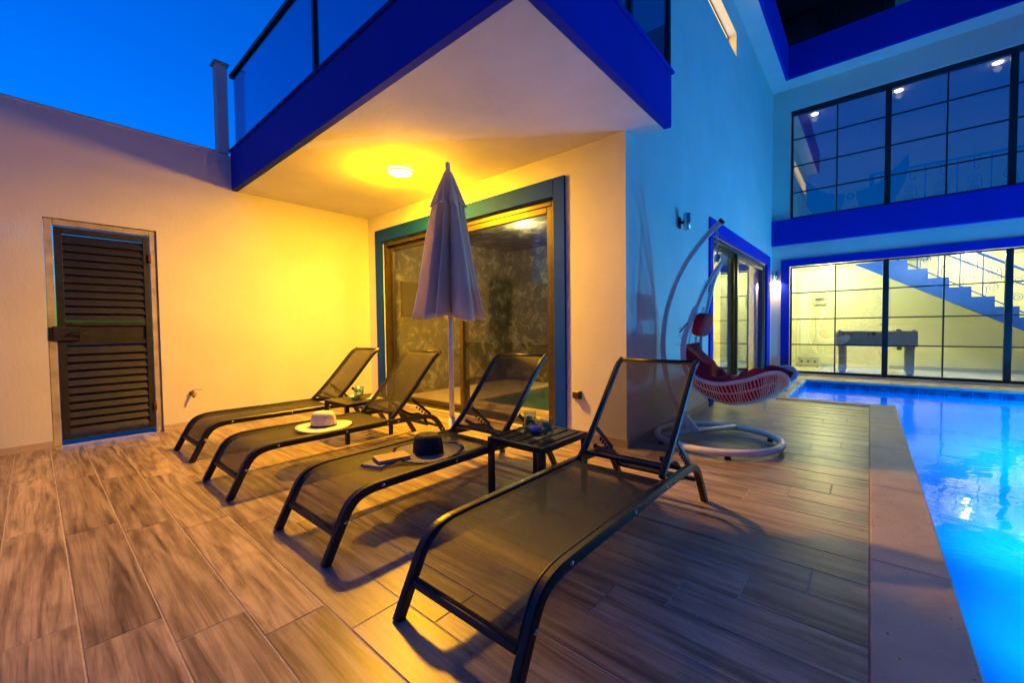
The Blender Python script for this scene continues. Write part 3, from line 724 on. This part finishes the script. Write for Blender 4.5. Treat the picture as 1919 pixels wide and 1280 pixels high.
    MB().lathe([(.035, -.004), (.075, -.004), (.075, .004), (.035, .004), (.035, -.004)], 20).move(Matrix.Translation((-.36, Yb-.008, 3.98)) @ Matrix.Rotation(rad(90), 4, 'X')).build('ring', 'mural_blue', w)
pavilion()

# things in and on the pavilion
def pavilion_things():
    t = thing('foosball_table', 'grey table football table inside the games room window', 'game table', loc=(.09, 10.98, .045))
    k = 1
    for sy in (-.29, .27): box('side_panel', 'foosball_grey', t, -.60, .60, sy, sy+.025, .56, .86, bev=.004)
    for sx in (-.60, .575): box('end_panel', 'foosball_grey', t, sx, sx+.025, -.264, .269, .56, .86, bev=.004)
    box('playfield', 'lime', t, -.574, .574, -.264, .269, .68, .70)
    for sx in (-.56, .44):
        for sy in (-.25, .15):
            l = MB().rbox(sx, sx+.12, sy, sy+.10, .05, .559, .006).build('leg', 'foosball_grey', t); MB().rbox(sx+.02, sx+.10, sy+.01, sy+.09, 0, .049, .006).build('foot', 'foosball_dark', l)
    for i, x in enumerate((-.47, -.34, -.20, -.06, .08, .22, .36, .48)):
        MB().tube([(x, -.42 if i % 2 else -.34, .80), (x, .34 if i % 2 else .42, .80)], .008, 8).build('rod', 'steel', t, True)
    for x in (-.48, -.35, -.09, .22): MB().lathe([(0, .012), (.022, .010), (.026, 0)], 14).move(Matrix.Translation((x, -.291, .81)) @ Matrix.Rotation(rad(90), 4, 'X')).build('bearing', 'score_red', t)
    MB().lathe([(0, .012), (.032, .010), (.036, 0)], 16).move(Matrix.Translation((-.02, -.291, .81)) @ Matrix.Rotation(rad(90), 4, 'X')).build('ball_tray', 'foosball_dark', t)
    for x in (-.56, .52): box('corner_cap', 'foosball_dark', t, x, x+.05, -.285, -.235, .861, .88, bev=.004)
    box('score_counter', 'foosball_dark', t, .30, .37, -.286, -.25, .861, .895, bev=.004); box('ball_return', 'foosball_dark', t, .31, .38, -.30, -.291, .50, .56, bev=.003)
    e = thing('fuse_box', 'grey fuse box on the games room back wall', 'fuse box', loc=(-.90, 12.335, 1.52))
    box('case', 'panel_grey', e, -.125, .125, -.05, .012, 0, .28, bev=.006); box('cover', 'foosball_grey', e, -.095, .095, -.056, -.051, .07, .21, bev=.003); box('breaker_strip', 'foosball_dark', e, -.08, .08, -.060, -.057, .10, .15)
    b = thing('amplifier', 'small grey equipment box on the games room floor', 'equipment box', loc=(-1.08, 12.05, .046))
    box('case', 'panel_grey', b, -.21, .21, -.10, .10, .02, .235, bev=.008)
    for x in (-.13, 0, .13): MB().lathe([(0, .008), (.028, .006), (.03, 0)], 14).move(Matrix.Translation((x, -.101, .13)) @ Matrix.Rotation(rad(90), 4, 'X')).build('dial', 'foosball_dark', b)
    for x in (-.18, .15): box('foot', 'foosball_dark', b, x, x+.04, -.08, .08, 0, .019)
    cb = MB().tube(smoothpath([(-.98, 12.33, 1.50), (-.98, 12.33, 1.1), (-.97, 12.33, .8), (-1.05, 12.30, .5), (-1.12, 12.2, .30), (-1.15, 12.16, .25)], 6), .005, 6).build('power_cable', 'panel_grey', None, True)
    tag(cb, 'thin cable hanging from the fuse box to the equipment box', 'cable')
    v = thing('twig_vase', 'slim vase of bare twigs in the upper gallery window', 'vase', loc=(-1.10, 10.75, 3.202))
    MB().lathe([(0, 0), (.05, 0), (.055, .12), (.035, .26), (.042, .30), (.036, .30), (.03, .25), (0, .02)], 16).build('vase', 'panel_grey', v, True)
    for i in range(9):
        a = random.uniform(0, 6.28); r = random.uniform(.06, .22); h = random.uniform(.55, .95)
        MB().tube(smoothpath([(0, 0, .1), (r*.3*math.cos(a), r*.3*math.sin(a), h*.55), (r*math.cos(a), r*.5*math.sin(a), h)], 3), [.005]*6+[.0025], 5).build('twig', 'twig', v, True)
    # lit wall lamp in the corner
    w = thing('wall_lamp', 'lit steel cylinder wall lamp in the corner beside the pavilion window', 'wall lamp', 'cylinder wall lamps', (-1.49, yP, 2.08))
    box('back_plate', 'steel', w, -.03, .03, -.018, -.001, -.06, .06, bev=.004); box('arm', 'steel', w, -.014, .014, -.045, -.019, -.015, .015)
    MB().lathe([(.030, -.09), (.036, -.09), (.036, .09), (0, .09)], 20, (0, -.08, 0)).build('cylinder', 'steel', w, True)
    MB().lathe([(0, -.082), (.0295, -.082)], 16, (0, -.08, 0)).build('lens', 'lamp_warm', w)
    light('lamp', 'SPOT', (0, -.08, -.10), 3, (1, .66, .32), w, .02, (0, 0, 0), rad(140), .6)
    # unlit wall lamp on the side wall
    w = thing('wall_lamp', 'unlit dark cylinder wall lamp on the blue tinged side wall', 'wall lamp', 'cylinder wall lamps', (xR, 4.60, 2.165))
    box('back_plate', 'black_metal', w, .001, .018, -.03, .03, -.06, .06, bev=.004); box('arm', 'black_metal', w, .019, .05, -.014, .014, -.015, .015)
    MB().lathe([(0, -.085), (.036, -.085), (.036, .085), (0, .085)], 20, (.085, 0, 0)).build('cylinder', 'steel', w, True)
pavilion_things()

# ------------------------------------------------------------------ ceiling lamp, socket
def fixtures():
    x, y = -3.71, 2.55
    t = thing('ceiling_lamp', 'round glowing ceiling lamp under the balcony', 'ceiling lamp', loc=(x, y, zC))
    MB().lathe([(.118, -.001), (.125, -.008), (.125, -.020), (.112, -.026), (.110, -.020)], 40).build('rim', 'white_paint', t, True)
    MB().lathe([(0, -.034), (.06, -.032), (.100, -.026), (.109, -.018)], 40).build('diffuser', 'lamp_warm', t, True)
    light('lamp', 'AREA', (0, 0, -.040), 18, (1.0, .45, .0), t, .20)
    light('lamp_glow', 'POINT', (0, 0, -.13), 10, (1.0, .45, .0), t, .08)
    s = thing('wall_socket', 'bronze covered wall socket low on the rear wall', 'socket', loc=(-2.055, yB, .42))
    box('plate', 'aluminium_bronze', s, -.045, .045, -.014, -.001, -.04, .04, bev=.004); box('flap', 'aluminium_bronze', s, -.036, .036, -.045, -.0145, -.028, .036, bev=.006)
fixtures()

# ------------------------------------------------------------------ sun loungers
RAIL = smoothpath([(.012, 0), (.085, .145), (.125, .218), (.165, .258), (.225, .279), (.33, .285), (.7, .284), (1.1, .282), (1.45, .274), (1.57, .258), (1.635, .222), (1.69, .15), (1.785, 0)], 4)
BACK = smoothpath([(1.195, .300), (1.30, .395), (1.42, .520), (1.54, .655), (1.62, .745), (1.675, .800), (1.735, .835)], 4)
def lounger():
    t = thing('sun_lounger', 'x', 'sun lounger', 'black mesh sun loungers on the deck')
    for s in (-1, 1):
        a, b = sorted((s*.286, s*.252)); MB().ribbon(RAIL, a, b, .042).build('side_rail', 'black_metal', t)
        for (y, z) in ((.105, .168), (.30, .285), (.78, .284), (1.13, .282), (1.23, .280), (1.70, .13)):
            p = MB().lathe([(0, .005), (.006, .004), (.009, 0)], 10).move(Matrix.Translation((s*.286, y, z)) @ Matrix.Rotation(s*rad(90), 4, 'Y')); p.build('bolt', 'steel', t, True)
        a, b = sorted((s*.250, s*.222)); br = MB().ribbon(BACK, a, b, .036).build('back_stile', 'black_metal', t)
        MB().lathe([(0, .005), (.006, .004), (.009, 0)], 10).move(Matrix.Translation((s*.250, 1.715, .825)) @ Matrix.Rotation(s*rad(90), 4, 'Y')).build('bolt', 'steel', br, True)
        # notched ratchet arm
        a, b = sorted((s*.246, s*.234)); q0, q1 = Vector((1.40, .44)), Vector((1.60, .272)); m = MB()
        m.ribbon([tuple(q0), tuple(q0.lerp(q1, .5)), tuple(q1)], a, b, .026, .003); d = (q1-q0).normalized(); nn = Vector((d.y, -d.x))
        for k in range(5):
            c0 = q0.lerp(q1, .34+.14*k)+nn*.018; c1_ = c0+nn*.022+d*.006; m.ribbon([tuple(c0), tuple((c0+c1_)/2), tuple(c1_)], a, b, .012, .002)
        m.build('ratchet_arm', 'black_metal', t)
        a, b = sorted((s*.205, s*.185)); MB().ribbon(smoothpath([(1.30, .36), (1.42, .295), (1.50, .285), (1.56, .24), (1.60, .17)], 4), a, b, .024, .003).build('prop', 'black_metal', t)
    for (y, z, w, h, nm) in ((.075, .118, .034, .03, 'front_bar'), (1.185, .268, .030, .030, 'hinge_bar'), (1.68, .155, .028, .024, 'rear_bar'), (1.245, .330, .026, .022, 'back_lower_bar'), (1.60, .172, .02, .02, 'prop_bar'), (1.47, .27, .02, .02, 'rest_bar')):
        hw = {'back_lower_bar': .221, 'prop_bar': .205}.get(nm, .2515); MB().rbox(-hw, hw, y-w/2, y+w/2, z-h/2, z+h/2, .006).build(nm, 'black_metal', t)
    MB().tube([(-.221, 1.722, .832), (.221, 1.722, .832)], .014, 10).build('head_bar', 'black_metal', t, True)
    fp = [p for p in RAIL if .07 < p[0] < 1.16]; fp = [(.083, .128)]+fp+[(1.172, .281)]
    def off(path, d):
        out = []
        for i, p in enumerate(path):
            a = path[max(i-1, 0)]; b = path[min(i+1, len(path)-1)]; L = math.hypot(b[0]-a[0], b[1]-a[1]); out.append((p[0]-(b[1]-a[1])/L*d, p[1]+(b[0]-a[0])/L*d))
        return out
    def sheet(path, hw, sag):
        n = len(path)
        def fn(u, v):
            i = min(int(v*(n-1)), n-2); f = v*(n-1)-i; p = [path[i][k]*(1-f)+path[i+1][k]*f for k in (0, 1)]
            x = (u-.5)*2*hw; e = 1-(2*u-1)**2
            s_ = sag*e*min(1, 6*v*(1-v))
            return (x, p[0]+s_*.5, p[1]-s_)
        return MB().grid(fn, 13, 2*n)
    sheet(off(fp, .014), .2525, .020).build('seat_fabric', 'mesh_fabric', t, True, False)
    sheet(off([p for p in BACK if .33 < p[1] < .834], .010), .2225, .014).build('back_fabric', 'mesh_fabric', t, True, False)
    for s in (-1, 1):
        e = off(fp, .0165); MB().tube([(s*.251, *p) for p in e], .006, 6).build('edge_piping', 'black_metal', t, True)
    return t
proto = lounger()
spots = [(-4.372, .786, 0, 'black mesh sun lounger nearest the yellow wall, beside the far side table'), (-3.267, .752, 0, 'black mesh sun lounger with the pale straw hat on it'),
         (-2.087, .804, 0, 'black mesh sun lounger with the dark hat and books on it'), (-1.005, .817, 0, 'large empty black mesh sun lounger closest to the pool')]
for i, (x, y, a, lab) in enumerate(spots):
    o = proto if i == 0 else copy_tree(proto); o.location = (x, y, 0); o.rotation_euler = (0, 0, rad(a)); o['label'] = lab

# ------------------------------------------------------------------ side tables with drinks
def side_table():
    t = thing('side_table', 'x', 'side table', 'black slatted side tables')
    hx, hy, h = .215, .245, .372; b = .034
    for sx in (-1, 1):
        for sy in (-1, 1):
            a, c_ = sorted((sx*hx, sx*(hx-b))); d, e = sorted((sy*hy, sy*(hy-b))); MB().rbox(a, c_, d, e, 0, h-.036, .003).build('leg', 'black_metal', t)
        a, c_ = sorted((sx*hx, sx*(hx-b))); MB().rbox(a, c_, -hy, hy, h-.035, h, .003).build('apron', 'black_metal', t)
        d, e = sorted((sx*hy, sx*(hy-b))); MB().rbox(-hx+b+.001, hx-b-.001, d, e, h-.035, h, .003).build('apron', 'black_metal', t)
    n = 4; w0 = -hx+b+.016; w1 = hx-b-.016; g = .018; w = (w1-w0-(n-1)*g)/n
    for k in range(n): x = w0+k*(w+g); MB().rbox(x, x+w, -hy+b+.001, hy-b-.001, h-.016, h-.001, .003).build('slat', 'black_metal', t)
    return t
ta = side_table(); tb = copy_tree(ta)
ta.location = (-1.588, 2.085, 0); ta['label'] = 'black slatted side table between the two loungers closest to the pool'
tb.location = (-3.82, 2.09, 0); tb['label'] = 'black slatted side table in front of the yellow wall between the far loungers'
def drink(x, y, z, lab, garnish):
    t = thing('drink_glass', lab, 'glass', 'short tumblers of green drink', (x, y, z)); t.scale = (1.28, 1.28, 1.28)
    MB().lathe([(0, .002), (.026, .002), (.030, .012), (.034, .088), (.0315, .088), (.0285, .014), (0, .012)], 24).build('tumbler', 'glass_drink', t, True)
    MB().lathe([(0, .0135), (.0275, .0135), (.0300, .052), (0, .052)], 24).build('liquid', 'glass_drink', t, True)
    for k in range(9):
        a = random.uniform(0, 6.28); r = random.uniform(.003, .018); q = random.uniform(.026, .058)
        MB().lathe([(0, -.003), (.014, -.0015), (.015, .001), (.007, .003), (0, .003)], 10).move(Matrix.Translation((r*math.cos(a), r*math.sin(a), q)) @ Matrix.Rotation(random.uniform(-1.2, 1.2), 4, 'X') @ Matrix.Rotation(random.uniform(-1.2, 1.2), 4, 'Y')).build('mint_leaf' if k % 2 else 'lime_slice', garnish if k % 2 else 'lime', t)
drink(-1.735, 2.185, .372, 'short tumbler of mint on the near table, behind the blue bowl', 'mint')
drink(-1.500, 2.060, .372, 'short tumbler of mint on the near table, in front of the blue bowl', 'mint')
drink(-3.86, 2.12, .372, 'short green tumbler on the far table beside the yellow wall, left one', 'lime')
drink(-3.70, 2.02, .372, 'short green tumbler on the far table, in front of the white napkin', 'lime')
def bowl(x, y, lab, mat, fill):
    t = thing('snack_bowl', lab, 'bowl', loc=(x, y, .372))
    prof = [(0, .001), (.032, .001), (.040, .006), (.060, .034), (.057, .034), (.037, .010), (0, .008)]
    MB().lathe(prof, 20).build('bowl', mat, t, True)
    if fill:
        for k in range(16):
            a = random.uniform(0, 6.28); r = random.uniform(0, .034); MB().lathe([(0, -.006), (.006, -.003), (.007, .002), (0, .006)], 8).move(Matrix.Translation((r*math.cos(a), r*math.sin(a), .018+random.uniform(0, .008)))).build('nut', 'nuts', t, True)
bowl(-1.625, 2.125, 'small blue snack bowl of nuts between two tumblers', 'dish_blue', True)
bowl(-3.80, 2.05, 'small white snack bowl on the far table', 'dish_white', True)
nap = MB().grid(lambda u, v: (-3.66+.13*(u-.5), 2.17+.12*(v-.5), .3735+.045*math.exp(-((u-.5)**2+(v-.5)**2)*9)*(1+.4*math.sin(u*14)*math.cos(v*11))), 16, 16).build('napkin', 'paper', None, True)
sm = nap.modifiers.new('thick', 'SOLIDIFY'); sm.thickness = .002; sm.offset = 1
tag(nap, 'crumpled white napkin on the far side table', 'napkin')

# ------------------------------------------------------------------ hats and books
def hat(x, y, z, lab, m1, m2, band, fringe, rz, floppy):
    t = thing('sun_hat', lab, 'hat', 'wide brimmed straw hats', (x, y, z), rz)
    R = .205
    def brim(u, v):
        a = u*2*math.pi; r = .083+(R-.083)*v; w = 1+.02*math.sin(3*a)
        return (r*w*math.cos(a), r*w*math.sin(a), .010+floppy*v*(.5+.5*math.sin(2*a+.6))+.006*(1-v))
    b = MB().grid(brim, 48, 8, True).build('brim', m1, t, True); q = b.modifiers.new('thick', 'SOLIDIFY'); q.thickness = .004
    def crown(u, v):
        a = u*2*math.pi; pr = [(.087, 0), (.086, .03), (.082, .07), (.076, .095), (.060, .112), (.030, .112), (.004, .106)]
        i = min(int(v*6), 5); f = v*6-i; r = pr[i][0]*(1-f)+pr[i+1][0]*f; h = pr[i][1]*(1-f)+pr[i+1][1]*f
        return (r*1.12*math.cos(a), r*.92*math.sin(a), .012+h)
    MB().grid(crown, 40, 19, True).build('crown', m2, t, True)
    if band: MB().lathe([(.0895, 0), (.0895, .016)], 40).move(Matrix.Translation((0, 0, .014)) @ Matrix.Diagonal((1.12, .92, 1, 1))).build('band', band, t, True)
    if fringe:
        m = MB()
        for k in range(240):
            a = k/240*2*math.pi+random.uniform(-.01, .01); r0 = R*(1+.02*math.sin(3*a))-.006; z0 = .010+floppy*(.5+.5*math.sin(2*a+.6)); L = random.uniform(.008, .022); dz = random.uniform(-.010, .012); da = random.uniform(-.05, .05)
            p0 = Vector((r0*math.cos(a), r0*math.sin(a), z0)); p1 = Vector(((r0+L)*math.cos(a+da), (r0+L)*math.sin(a+da), z0+dz)); m.tube([p0, p1], [.0022, .001], 4)
        tag(m.build('fringe', m1 if m1 == m2 else m2, t), kind='stuff')
hat(-3.235, 1.47, .287, 'pale cream sun hat lying on the lounger by the far table', 'straw_light', 'straw_light', 'ribbon', False, .7, .012)
hat(-2.03, 1.555, .287, 'dark frayed sun hat beside the books', 'straw_grey', 'straw_dark', None, True, .3, .022)
def book(x, y, z, rz, w, d, h, cov, lab):
    t = thing('book', lab, 'book', 'books on the lounger', (x, y, z), rz)
    MB().rbox(-w/2, w/2, -d/2, d/2, 0, .003, .0006).build('cover', cov, t); MB().rbox(-w/2, w/2, -d/2, d/2, h-.003, h, .0006).build('cover', cov, t)
    MB().box(-w/2+.003, w/2-.004, -d/2+.004, d/2-.004, .0031, h-.0031).build('pages', 'paper', t); MB().rbox(-w/2-.002, -w/2+.002, -d/2, d/2, .0031, h-.0031, .001).build('spine', cov, t)
book(-2.10, 1.285, .288, .35, .135, .20, .016, 'book_cover_dark', 'dark covered book lying under another on the lounger')
book(-2.075, 1.33, .3045, -.25, .12, .185, .018, 'book_cover', 'orange covered book lying on top beside the dark hat')

# ------------------------------------------------------------------ closed parasol
def parasol():
    x, y = -2.68, 2.31
    t = thing('closed_parasol', 'closed white canvas parasol on a pole between the loungers', 'parasol', loc=(x, y, 0))
    MB().lathe([(0, .05), (.045, .05), (.05, .048), (.05, .12), (.028, .13), (.028, .30), (.0, .30)], 24).build('sleeve', 'white_paint', t, True)
    MB().lathe([(0, 0), (.25, 0), (.26, .012), (.255, .04), (.10, .052), (0, .052)], 36).build('base', 'white_paint', t, True)
    MB().tube([(0, 0, .10), (0, 0, 2.40)], .0215, 14).build('pole', 'white_paint', t, True)
    MB().lathe([(0, 2.445), (.014, 2.442), (.022, 2.425), (.022, 2.375), (.026, 2.372), (.026, 2.36), (0, 2.36)], 18).build('finial', 'white_paint', t, True)
    n = 11
    rp = random.Random(3); am = [rp.uniform(.72, 1.16) for _ in range(n)]; sh = [rp.uniform(.45, 1.1) for _ in range(n)]; sk = [rp.uniform(-.22, .22) for _ in range(n)]
    def fold(a, v):
        k = (a/(2*math.pi)*n) % n; i = int(k) % n; f = k-int(k)
        f = min(max(f+sk[i]*math.sin(math.pi*f), 0), 1)      # lean each pleat to one side
        g = math.sin(math.pi*f)
        return .20+.80*am[i]*g**sh[i]
    def canopy(u, v):
        a = u*2*math.pi; tw = .22*v*math.sin(a*2+1)
        z = 2.345-1.215*v
        base = .040+.050*min(1, v*5)+.215*v**1.05
        fv = fold(a, v); w = min(1, v*2.2)
        r = base*(1-w)+base*fv*w+.012*math.sin(9*a+6*v)*v
        hem = v**6*(.050*(1-fv)+.012*math.sin(5*a))
        return (r*math.cos(a+tw), r*math.sin(a+tw), z+hem)
    m = MB().grid(canopy, 220, 34, True).build('canopy', 'canvas', t, True); q = m.modifiers.new('thick', 'SOLIDIFY'); q.thickness = .002
    def vent(u, v):
        a = u*2*math.pi; z = 2.362-.30*v; fv = fold(a+.12, v); base = .034+.118*v; w = min(1, v*1.8)
        r = base*(1-w)+base*(.45+.60*fv)*w+.010*v*math.sin(4*a)
        return (r*math.cos(a), r*math.sin(a), z+v**5*(.045*(1-fv)))
    m = MB().grid(vent, 220, 14, True).build('vent_cap', 'canvas', t, True); q = m.modifiers.new('thick', 'SOLIDIFY'); q.thickness = .002
    for k in range(8):
        a = k/8*2*math.pi; MB().tube([(.030*math.cos(a), .035*math.sin(a), 2.33), (.07*math.cos(a), .07*math.sin(a), 1.22)], .006, 6).build('rib', 'white_paint', t, True)
    MB().lathe([(.022, 1.30), (.040, 1.30), (.040, 1.37), (.022, 1.37)], 16).build('runner', 'white_paint', t, True)
parasol()

# ------------------------------------------------------------------ hanging chair
def swing():
    cx, cy = -1.03, 3.98
    s = thing('chair_stand', 'white tubular stand with a round base and curved mast for the hanging chair', 'chair stand', loc=(cx, cy, 0))
    ring = [(.50*math.cos(a), .50*math.sin(a), .052) for a in [2*math.pi*k/56 for k in range(56)]]
    MB().tube(ring, .028, 12, True).build('base_ring', 'white_paint', s, True)
    MB().tube([(.05, .49, .055), (-.22, .03, .06), (-.40, -.29, .055)], .024, 10).build('base_bar', 'white_paint', s, True)
    for a in (-1.15, .75, 2.3, 3.9): MB().lathe([(0, 0), (.024, 0), (.026, .012), (.014, .026), (0, .026)], 12, (.50*math.cos(a), .50*math.sin(a), 0)).build('foot', 'strap_black', s, True)
    mast = smoothpath([(-.22, .03, .07), (-.30, .025, .20), (-.40, .02, .40), (-.465, .02, .65), (-.485, .02, .88), (-.455, .02, 1.15), (-.375, .02, 1.42), (-.25, .02, 1.66), (-.09, .02, 1.86), (.03, .02, 1.965)], 6)
    MB().tube(mast, .026, 12).build('mast', 'white_paint', s, True)
    MB().tube([(.026, .02, 1.961), (.046, .02, 1.979)], .029, 12).build('end_cap', 'strap_black', s, True)
    MB().prism([(-.24, .075), (-.14, .075), (-.27, .22)], 'y', .022, .040).build('gusset', 'white_paint', s)
    hx, hy = .0, .02
    h = thing('hanging_chair', 'white woven hanging chair with red cushions', 'hanging chair', loc=(cx+hx, cy+hy, 0))
    for i in range(7):
        z = 1.905-.035*i; rr = [(0+.011*math.cos(a), 0, z+.020*math.sin(a)) if i % 2 else (0, .011*math.cos(a), z+.020*math.sin(a)) for a in [2*math.pi*k/10 for k in range(10)]]; MB().tube(rr, .0035, 5, True).build('chain_link', 'steel', h, True)
    MB().lathe([(0, 1.615), (.022, 1.615), (.026, 1.63), (.026, 1.67), (.018, 1.685), (0, 1.685)], 14).build('swivel', 'steel', h, True)
    # side rims: from the hook down the back and forward along the seat
    def rim(sg):
        w = sg
        return smoothpath([(.03, 0, 1.60), (-.04, w*.06, 1.46), (-.10, w*.13, 1.29), (-.165, w*.20, 1.08), (-.205, w*.24, .88), (-.18, w*.27, .70), (-.08, w*.29, .60), (.09, w*.30, .565), (.29, w*.30, .61), (.45, w*.29, .675), (.53, w*.27, .675), (.565, w*.245, .625), (.55, w*.16, .58), (.545, 0, .565)], 6)
    ra, rb = rim(-1), rim(1)
    for q in (ra, rb): MB().tube(q, .0165, 10).build('rim', 'rattan_white', h, True)
    # centre line of the basket
    mid = smoothpath([(.03, 0, 1.60), (-.09, 0, 1.46), (-.16, 0, 1.29), (-.235, 0, 1.08), (-.29, 0, .86), (-.25, 0, .62), (-.10, 0, .43), (.12, 0, .355), (.30, 0, .385), (.43, 0, .45), (.50, 0, .50), (.54, 0, .545), (.545, 0, .56), (.545, 0, .565)], 6)
    N = len(ra)
    def basket(i, u):  # u -1..1 across
        i0 = min(int(i), N-2); f = i-i0
        def L(A): return [A[i0][k]*(1-f)+A[i0+1][k]*f for k in range(3)]
        a, b, c_ = L(ra), L(rb), L(mid); e = (1-abs(u)**2.4)
        side = a if u < 0 else b; base = [side[k]*0+((a[k]+b[k])/2) for k in range(3)]
        return (base[0]+(c_[0]-base[0])*e, (a[1]+b[1])/2+(b[1]-a[1])/2*u, base[2]+(c_[2]-base[2])*e)
    for u in (-.8, -.45, 0, .45, .8): MB().tube([basket(i, u) for i in range(14, N-2, 2)], .007, 6).build('rail', 'rattan_white', h, True)
    k = 0; i = 6.0
    while i < N-8:
        MB().tube([basket(i+.35*math.sin(9*u+i)*(1 if i > 24 else .2), -1+2*u) for u in [j/16 for j in range(17)]], .0042, 5).build('strand', 'rattan_white', h, True); i += .72; k += 1
    for j in range(34):   # loose strand ends along the rim and under the seat
        i = random.uniform(20, N-4) if j < 24 else random.uniform(20, 34); u = random.choice((-1, -.8, -.45, 0, .8, 1)) if j < 24 else -1
        p = Vector(basket(i, u)); d = Vector((random.uniform(-.05, .07), random.uniform(-.04, .04), random.uniform(-.11, -.04))) if j < 24 else Vector((random.uniform(-.10, -.05), random.uniform(-.03, .01), random.uniform(-.03, .03)))
        MB().tube([p, p+d*.5+Vector((.01, 0, .004)), p+d], [.004, .0035, .0025], 5).build('strand_end', 'rattan_white', h, True)
    # cushions
    def pad(i0, i1, uw, th, lump):
        def top(u, v):
            i = i0+(i1-i0)*v; uu = (u-.5)*2*uw; p = Vector(basket(i, uu)); a = Vector(basket(max(i-1, 0), uu)); b = Vector(basket(min(i+1, N-1), uu)); tv = (b-a).normalized(); nn = Vector((-tv.z, 0, tv.x)); nn = nn if (nn.z+nn.x) > 0 else -nn
            e = (1-(2*u-1)**4)*(1-(2*v-1)**6); return p+nn*(.016+th*e*(1+lump*math.sin(7*v*3.1+2*u)*math.cos(5*u+3*v)))
        def bot(u, v):
            i = i0+(i1-i0)*v; uu = (u-.5)*2*uw; p = Vector(basket(i, uu)); a = Vector(basket(max(i-1, 0), uu)); b = Vector(basket(min(i+1, N-1), uu)); tv = (b-a).normalized(); nn = Vector((-tv.z, 0, tv.x)); nn = nn if (nn.z+nn.x) > 0 else -nn
            return p+nn*.010
        m = MB().grid(top, 22, 40); m.grid(bot, 22, 40); return m
    cu = pad(23.5, 62, .90, .21, .20).move(Matrix.Translation((cx+hx, cy+hy, 0))).build('seat_cushion', 'cushion_red', None, True); tag(cu, 'dark red seat cushion slumped in the hanging chair', 'cushion')
    def pil(u, v):
        a = u*2*math.pi; b = (v-.5)*math.pi; cc = lambda w, p: math.copysign(abs(w)**p, w)
        x_ = .055*cc(math.cos(b), .6)*cc(math.cos(a), .9); y_ = .17*cc(math.cos(b), .5)*cc(math.sin(a), .5); z_ = .105*cc(math.sin(b), .55)
        return Vector((x_, y_, z_))
    pm = MB().grid(pil, 36, 18, True).move(Matrix.Translation((cx+hx-.115, cy+hy-.02, 1.06)) @ Matrix.Rotation(rad(14), 4, 'Y'))
    pl = thing('head_pillow', 'small dark red head pillow tied high on the hanging chair', 'pillow')
    pm.build('pillow', 'cushion_red', pl, True)
    for sg in (-1, 1): MB().tube([(cx-.15, cy+hy+sg*.15, 1.10), (cx-.175, cy+hy+sg*.20, 1.08), (cx-.20, cy+hy+sg*.225, 1.06), (cx-.25, cy+hy+sg*.23, .99)], .006, 6).build('tie', 'cushion_red', pl, True)
swing()
